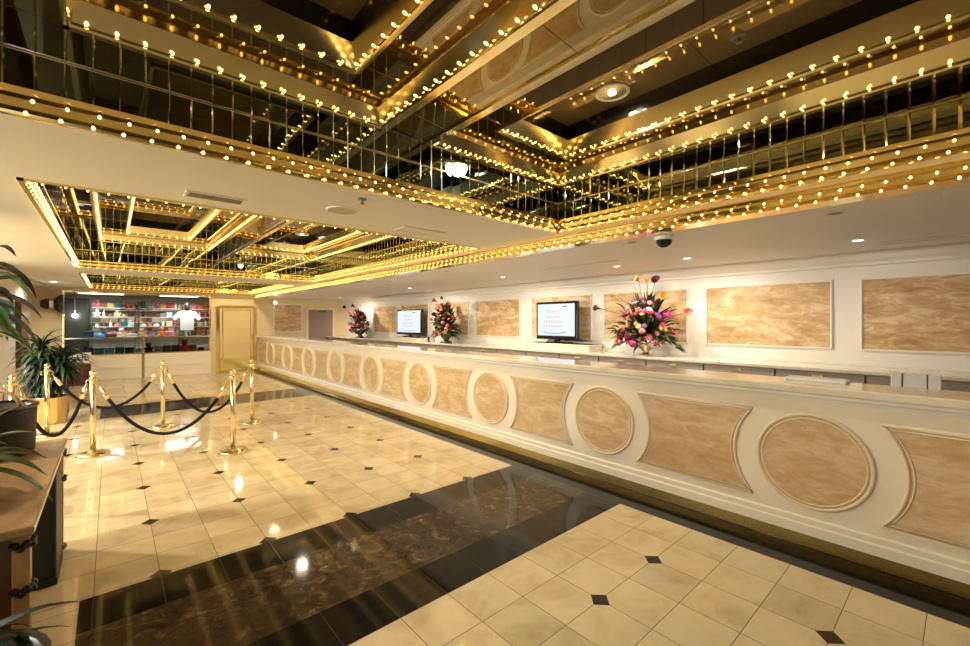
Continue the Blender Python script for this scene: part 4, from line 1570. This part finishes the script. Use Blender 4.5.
def goods(kind, x, y, z, c, s, rnd):
    mb = MB()
    if kind == 'folded shirt':
        for k in range(3):
            mb.box((x - 0.11 * s, y - 0.1 * s, z + 0.001 + k * 0.035 * s), (x + 0.11 * s, y + 0.1 * s, z + (k + 1) * 0.035 * s), 0.012 * s)
    elif kind == 'bag':
        mb.box((x - 0.10 * s, y - 0.05 * s, z + 0.001), (x + 0.10 * s, y + 0.05 * s, z + 0.2 * s), 0.025 * s)
        mb.tube([(x + 0.06 * s * math.cos(R(a)), y, z + 0.195 * s + 0.07 * s * math.sin(R(a))) for a in range(0, 181, 20)], 0.008 * s, 6)
    elif kind == 'mug':
        mb.lathe([(0.045 * s, 0.001), (0.05 * s, 0.01), (0.05 * s, 0.11 * s), (0.045 * s, 0.11 * s), (0.04 * s, 0.02)], (x, y, z), 14)
        mb.tube([(x + 0.05 * s + 0.03 * s * math.sin(R(a)), y, z + 0.06 * s + 0.035 * s * math.cos(R(a))) for a in range(0, 181, 30)], 0.007 * s, 5)
    elif kind == 'bottle':
        mb.lathe([(0.04 * s, 0.001), (0.045 * s, 0.02), (0.045 * s, 0.15 * s), (0.018 * s, 0.2 * s), (0.018 * s, 0.25 * s), (0.002, 0.25 * s)], (x, y, z), 14)
    elif kind == 'soft toy':
        mb.ball((x, y, z + 0.09 * s), 0.09 * s, 12, 8, (1, 0.8, 1))
        mb.ball((x, y - 0.01, z + 0.22 * s), 0.065 * s, 12, 8)
        for q in (-1, 1):
            mb.ball((x + q * 0.045 * s, y, z + 0.28 * s), 0.025 * s, 8, 6)
            mb.ball((x + q * 0.08 * s, y - 0.04 * s, z + 0.13 * s), 0.035 * s, 8, 6)
            mb.ball((x + q * 0.06 * s, y - 0.06 * s, z + 0.036 * s), 0.035 * s, 8, 6)
    elif kind == 'cap':
        mb.lathe([(0.10 * s, 0.001), (0.10 * s, 0.03 * s), (0.085 * s, 0.08 * s), (0.04 * s, 0.11 * s), (0.003, 0.115 * s)], (x, y, z), 16)
        mb.box((x - 0.07 * s, y - 0.17 * s, z + 0.001), (x + 0.07 * s, y - 0.06 * s, z + 0.013), 0.004)
    elif kind == 'box':
        mb.box((x - 0.09 * s, y - 0.06 * s, z + 0.001), (x + 0.09 * s, y + 0.06 * s, z + 0.15 * s), 0.006)
        mb.box((x - 0.095 * s, y - 0.065 * s, z + 0.12 * s), (x + 0.095 * s, y + 0.065 * s, z + 0.16 * s), 0.006)
    elif kind == 'picture frame':
        mb.box((x - 0.11 * s, y, z + 0.001), (x + 0.11 * s, y + 0.02, z + 0.22 * s), 0.008)
        mb.box((x - 0.08 * s, y - 0.006, z + 0.03 * s), (x + 0.08 * s, y + 0.001, z + 0.19 * s))
        mb.box((x - 0.02 * s, y + 0.015, z + 0.001), (x + 0.02 * s, y + 0.09 * s, z + 0.012))
    elif kind == 'shirt':
        pts = [(-0.14, 0), (0.14, 0), (0.14, 0.34), (0.25, 0.24), (0.31, 0.32), (0.19, 0.46), (0.06, 0.5), (0, 0.47), (-0.06, 0.5), (-0.19, 0.46), (-0.31, 0.32), (-0.25, 0.24), (-0.14, 0.34)]
        a = [mb.vert((x + px * s, y - 0.03, z + pz * s)) for px, pz in pts]
        b_ = [mb.vert((x + px * s, y + 0.03, z + pz * s)) for px, pz in pts]
        mb.face(a)
        mb.face(b_[::-1])
        for i in range(len(pts)):
            j = (i + 1) % len(pts)
            mb.face((a[i], b_[i], b_[j], a[j]))
    return mb.build(kind.replace(' ', '_'), CM[c])


ORD = ['first', 'second', 'third', 'fourth', 'fifth', 'sixth', 'seventh', 'eighth', 'ninth', 'tenth', 'eleventh', 'twelfth', 'thirteenth', 'fourteenth', 'fifteenth', 'sixteenth', 'seventeenth', 'eighteenth']
rnd = random.Random(21)


def stock(x0, x1, y, z, seq, place, grp):
    n = len(seq)
    for i, (kind, c, s) in enumerate(seq):
        x = x0 + (x1 - x0) * (i + 0.5) / n
        o = goods(kind, x, y, z, c, s, rnd)
        o['label'] = f'{c} {kind} on the {place}, {ORD[i]} from the left'
        o['category'] = kind
        o['group'] = grp


stock(-0.55, 2.2, YE + 0.38, WZ0, [('bag', 'navy', 1.0), ('box', 'teal', 1.1), ('box', 'blue', 1.1), ('bag', 'teal', 1.0), ('box', 'navy', 1.1), ('mug', 'white', 1.3), ('soft toy', 'black', 1.0),
      ('bag', 'grey', 1.0), ('bag', 'black', 1.0), ('picture frame', 'black', 0.95), ('soft toy', 'red', 1.2), ('bag', 'brown', 1.0), ('cap', 'black', 1.0)], 'lower window deck', 'souvenirs on the lower window deck')
stock(-0.55, 1.45, YE + 0.36, ZR, [('box', 'navy', 1.1), ('cap', 'blue', 1.1), ('folded shirt', 'black', 1.0), ('soft toy', 'cream', 0.9), ('folded shirt', 'white', 1.0), ('soft toy', 'tan', 0.85), ('box', 'grey', 0.9),
      ('soft toy', 'orange', 1.0), ('bag', 'pink', 0.8)], 'window rail shelf', 'souvenirs on the window rail shelf')
kinds = ['mug', 'bottle', 'soft toy', 'cap', 'box', 'picture frame', 'folded shirt', 'bag']
pal = ['white', 'tan', 'red', 'pink', 'black', 'green', 'brown', 'cream', 'grey', 'yellow', 'orange', 'wine', 'white', 'white']
for z, pl in zip(SH[1:], ('second lowest shop wall shelf', 'second highest shop wall shelf', 'topmost shop wall shelf')):
    stock(-0.9, 3.0, SY1 - 0.18, z, [(rnd.choice(kinds), rnd.choice(pal), rnd.uniform(0.84, 0.97)) for _ in range(18)], pl, 'souvenirs on the ' + pl)
# two tall racks crowded with souvenirs between the window and the back wall
for gi, (xa_, xb_, nme) in enumerate(((-0.40, 0.55, 'left shop rack'), (0.62, 1.62, 'middle shop rack'), (1.70, 2.75, 'right shop rack'))):
    t = thing('display_rack', ((xa_ + xb_) / 2, YE + 0.95, 0), 'open souvenir rack standing behind the shop window, ' + ('left one', 'middle one', 'right one')[gi], 'rack', 'souvenir racks in the gift shop')
    mb = MB()
    for xx in (xa_, xb_ - 0.02):
        mb.box((xx, YE + 0.82, 0), (xx + 0.02, YE + 0.84, 2.1))
        mb.box((xx, YE + 1.08, 0), (xx + 0.02, YE + 1.10, 2.1))
    mb.build('uprights', m_grey, t)
    for z in (0.72, 1.14, 1.42, 1.70, 1.96):
        mb = MB()
        mb.box((xa_ + 0.021, YE + 0.82, z - 0.02), (xb_ - 0.021, YE + 1.10, z))
        mb.build('shelf', m_shelf, t)
    for z, zn in ((1.14, 'second'), (1.42, 'third'), (1.70, 'fourth'), (1.96, 'top')):
        ks = ['soft toy', 'bottle', 'mug', 'bag', 'box', 'cap']
        stock(xa_ + 0.03, xb_ - 0.03, YE + 0.95, z, [(rnd.choice(ks), rnd.choice(pal + ['red', 'wine', 'teal', 'pink', 'orange', 'brown']), rnd.uniform(0.72, 0.84)) for _ in range(6)], f'{zn} shelf of the {nme}', f'souvenirs on the {zn} shelf of the {nme}')
# white shirt on a dark bust, and hanging shirts
x = at_y(187, YE + 0.44)
t = thing('display_bust', (x, YE + 0.44, ZR), 'white T-shirt on a dark bust at the right of the shop window', 'mannequin')
o = goods('shirt', x, YE + 0.44, ZR + 0.18, 'white', 1.2, rnd)
o.parent = t
o.location = Vector(o.location) - Vector(t.location)
mb = MB()
mb.lathe([(0.06, 0.0), (0.055, 0.06), (0.075, 0.12), (0.07, 0.19), (0.03, 0.23)], (x, YE + 0.44, ZR + 0.80), 16)
mb.build('head', CM['black'], t)
mb = MB()
mb.lathe([(0.10, 0.001), (0.10, 0.015), (0.012, 0.02), (0.012, 0.25)], (x, YE + 0.44, ZR), 14)
mb.build('stand', m_grey, t)

# ------------------------------------------------------------------ what the mirrors see behind the camera
m_exit = emit('exit_green', (0.1, 1.0, 0.25), 2.0)
t = thing('exit_sign', (-3.6, 1.6, 2.25), 'green lit exit sign hanging beyond the left of the lobby', 'sign')
mb = MB()
mb.box((-3.62, 1.4, 2.22), (-3.58, 1.8, 2.44))
mb.build('housing', m_blackm, t)
cu = bpy.data.curves.new('lettering', 'FONT')
cu.body = 'EXIT'
cu.size = 0.17
cu.align_x = 'CENTER'
cu.align_y = 'CENTER'
cu.extrude = 0.001
cu.materials.append(m_exit)
o = text_mesh(cu)
o.parent = t
o.location = (0.024, 0, 0.08)
o.rotation_euler = (math.pi / 2, 0, math.pi / 2)
tag(small('glazed_doorway', (-2.2, -5.999, 0.0), (-1.0, -5.97, 2.1), emit('lit_doorway', (1.0, 0.95, 0.88), 1.2), 'bright glazed doorway in the wall behind the camera', 'doorway', 0), 'bright glazed doorway in the wall behind the camera', 'doorway')

# ------------------------------------------------------------------ lights
def spot(p, watts, ang, col, aim=None, size=0.05, blend=0.6):
    l = bpy.data.lights.new('spot', 'SPOT')
    l.energy = watts
    l.color = col
    l.spot_size = R(ang)
    l.spot_blend = blend
    l.shadow_soft_size = size
    o = bpy.data.objects.new('spot', l)
    C.objects.link(o)
    o.location = p
    if aim is not None:
        o.rotation_euler = (Vector(aim) - Vector(p)).to_track_quat('-Z', 'Y').to_euler()
    return o


WARM = (1.0, 0.84, 0.62)
for p in SPOTS:
    spot(p + Vector((0, 0, -0.03)), (46 if p.y > 4 else 30) if p.y > 2 else 3, 160, (1.0, 0.88, 0.72), p + Vector((0.25, 0, -1)))
for p in BIGLAMPS:
    spot(p + Vector((0, 0, -0.05)), {0: 10, 1: 30, 4: 75, 8: 12, 11: 55, 13: 40, 14: 40}.get(int(p.y) if p.y > 0 else 0, 12), 172, (1.0, 0.86, 0.64), p + Vector((0, 0, -1)), 0.09, 0.8)
for i, (x, y) in enumerate(((-2.4, 1.6), (-2.4, 4.0), (-2.4, 6.4), (-2.4, 8.8), (-0.95, 13.4))):  # ceiling lights added as fill for the counter front and far wall
    p = Vector((x, y, Z1))
    t = thing('downlight', p, ('added fill light over the open left side, ' + ('nearest the camera', 'second from the camera', 'third from the camera', 'farthest from the camera')[i]) if i < 4 else 'added fill light before the tan wall left of the shop', 'ceiling light')
    mb = MB()
    mb.lathe([(0.08, -0.001), (0.08, -0.006), (0.066, -0.009), (0.064, -0.002)], p, 28, cap=False)
    mb.build('trim_ring', m_white, t)
    mb = MB()
    mb.ball(p, 0.062, 18, 10, (1, 1, 0.22))
    mb.build('lamp', m_lamp, t)
    spot(p + Vector((0, 0, -0.03)), (22, 185, 240, 210, 40)[i], 165, (1.0, 0.94, 0.80), p + (Vector((1.3, 0.1, -1)) if i < 4 else Vector((0, 0, -1))), 0.08)
for i, x in enumerate((-0.2, 1.7)):  # window lights added to brighten the shirt and goods from the front
    p = Vector((x, YE + 0.13, 2.335))
    t = thing('downlight', p, ('added fill light above the left half of the shop window', 'added fill light above the T-shirt in the shop window')[i], 'ceiling light')
    mb = MB()
    mb.lathe([(0.07, 0.009), (0.07, -0.006), (0.056, -0.009), (0.054, -0.002)], p, 24, cap=False)
    mb.build('trim_ring', m_white, t)
    mb = MB()
    mb.ball(p, 0.052, 14, 8, (1, 1, 0.22))
    mb.build('lamp', m_lamp, t)
    spot(p + Vector((0, 0, -0.03)), 30, 150, (1.0, 0.95, 0.88), p + Vector((0, 0.15, -1)))

w = bpy.data.worlds.new('world')
bpy.context.scene.world = w
w.use_nodes = True
w.node_tree.nodes['Background'].inputs[0].default_value = (0.01, 0.01, 0.01, 1)

sc = bpy.context.scene
sc.view_settings.view_transform = 'Standard'
sc.view_settings.look = 'None'
sc.view_settings.gamma = 1.0
sc.view_settings.use_curve_mapping = False
sc.view_settings.exposure = 1.5
cy = sc.cycles
cy.max_bounces = 10
cy.glossy_bounces = 7
cy.diffuse_bounces = 4
cy.transmission_bounces = 6
cy.sample_clamp_indirect = 6.0
cy.caustics_reflective = True
cy.caustics_refractive = False
cy.blur_glossy = 0.5
cy.use_denoising = True
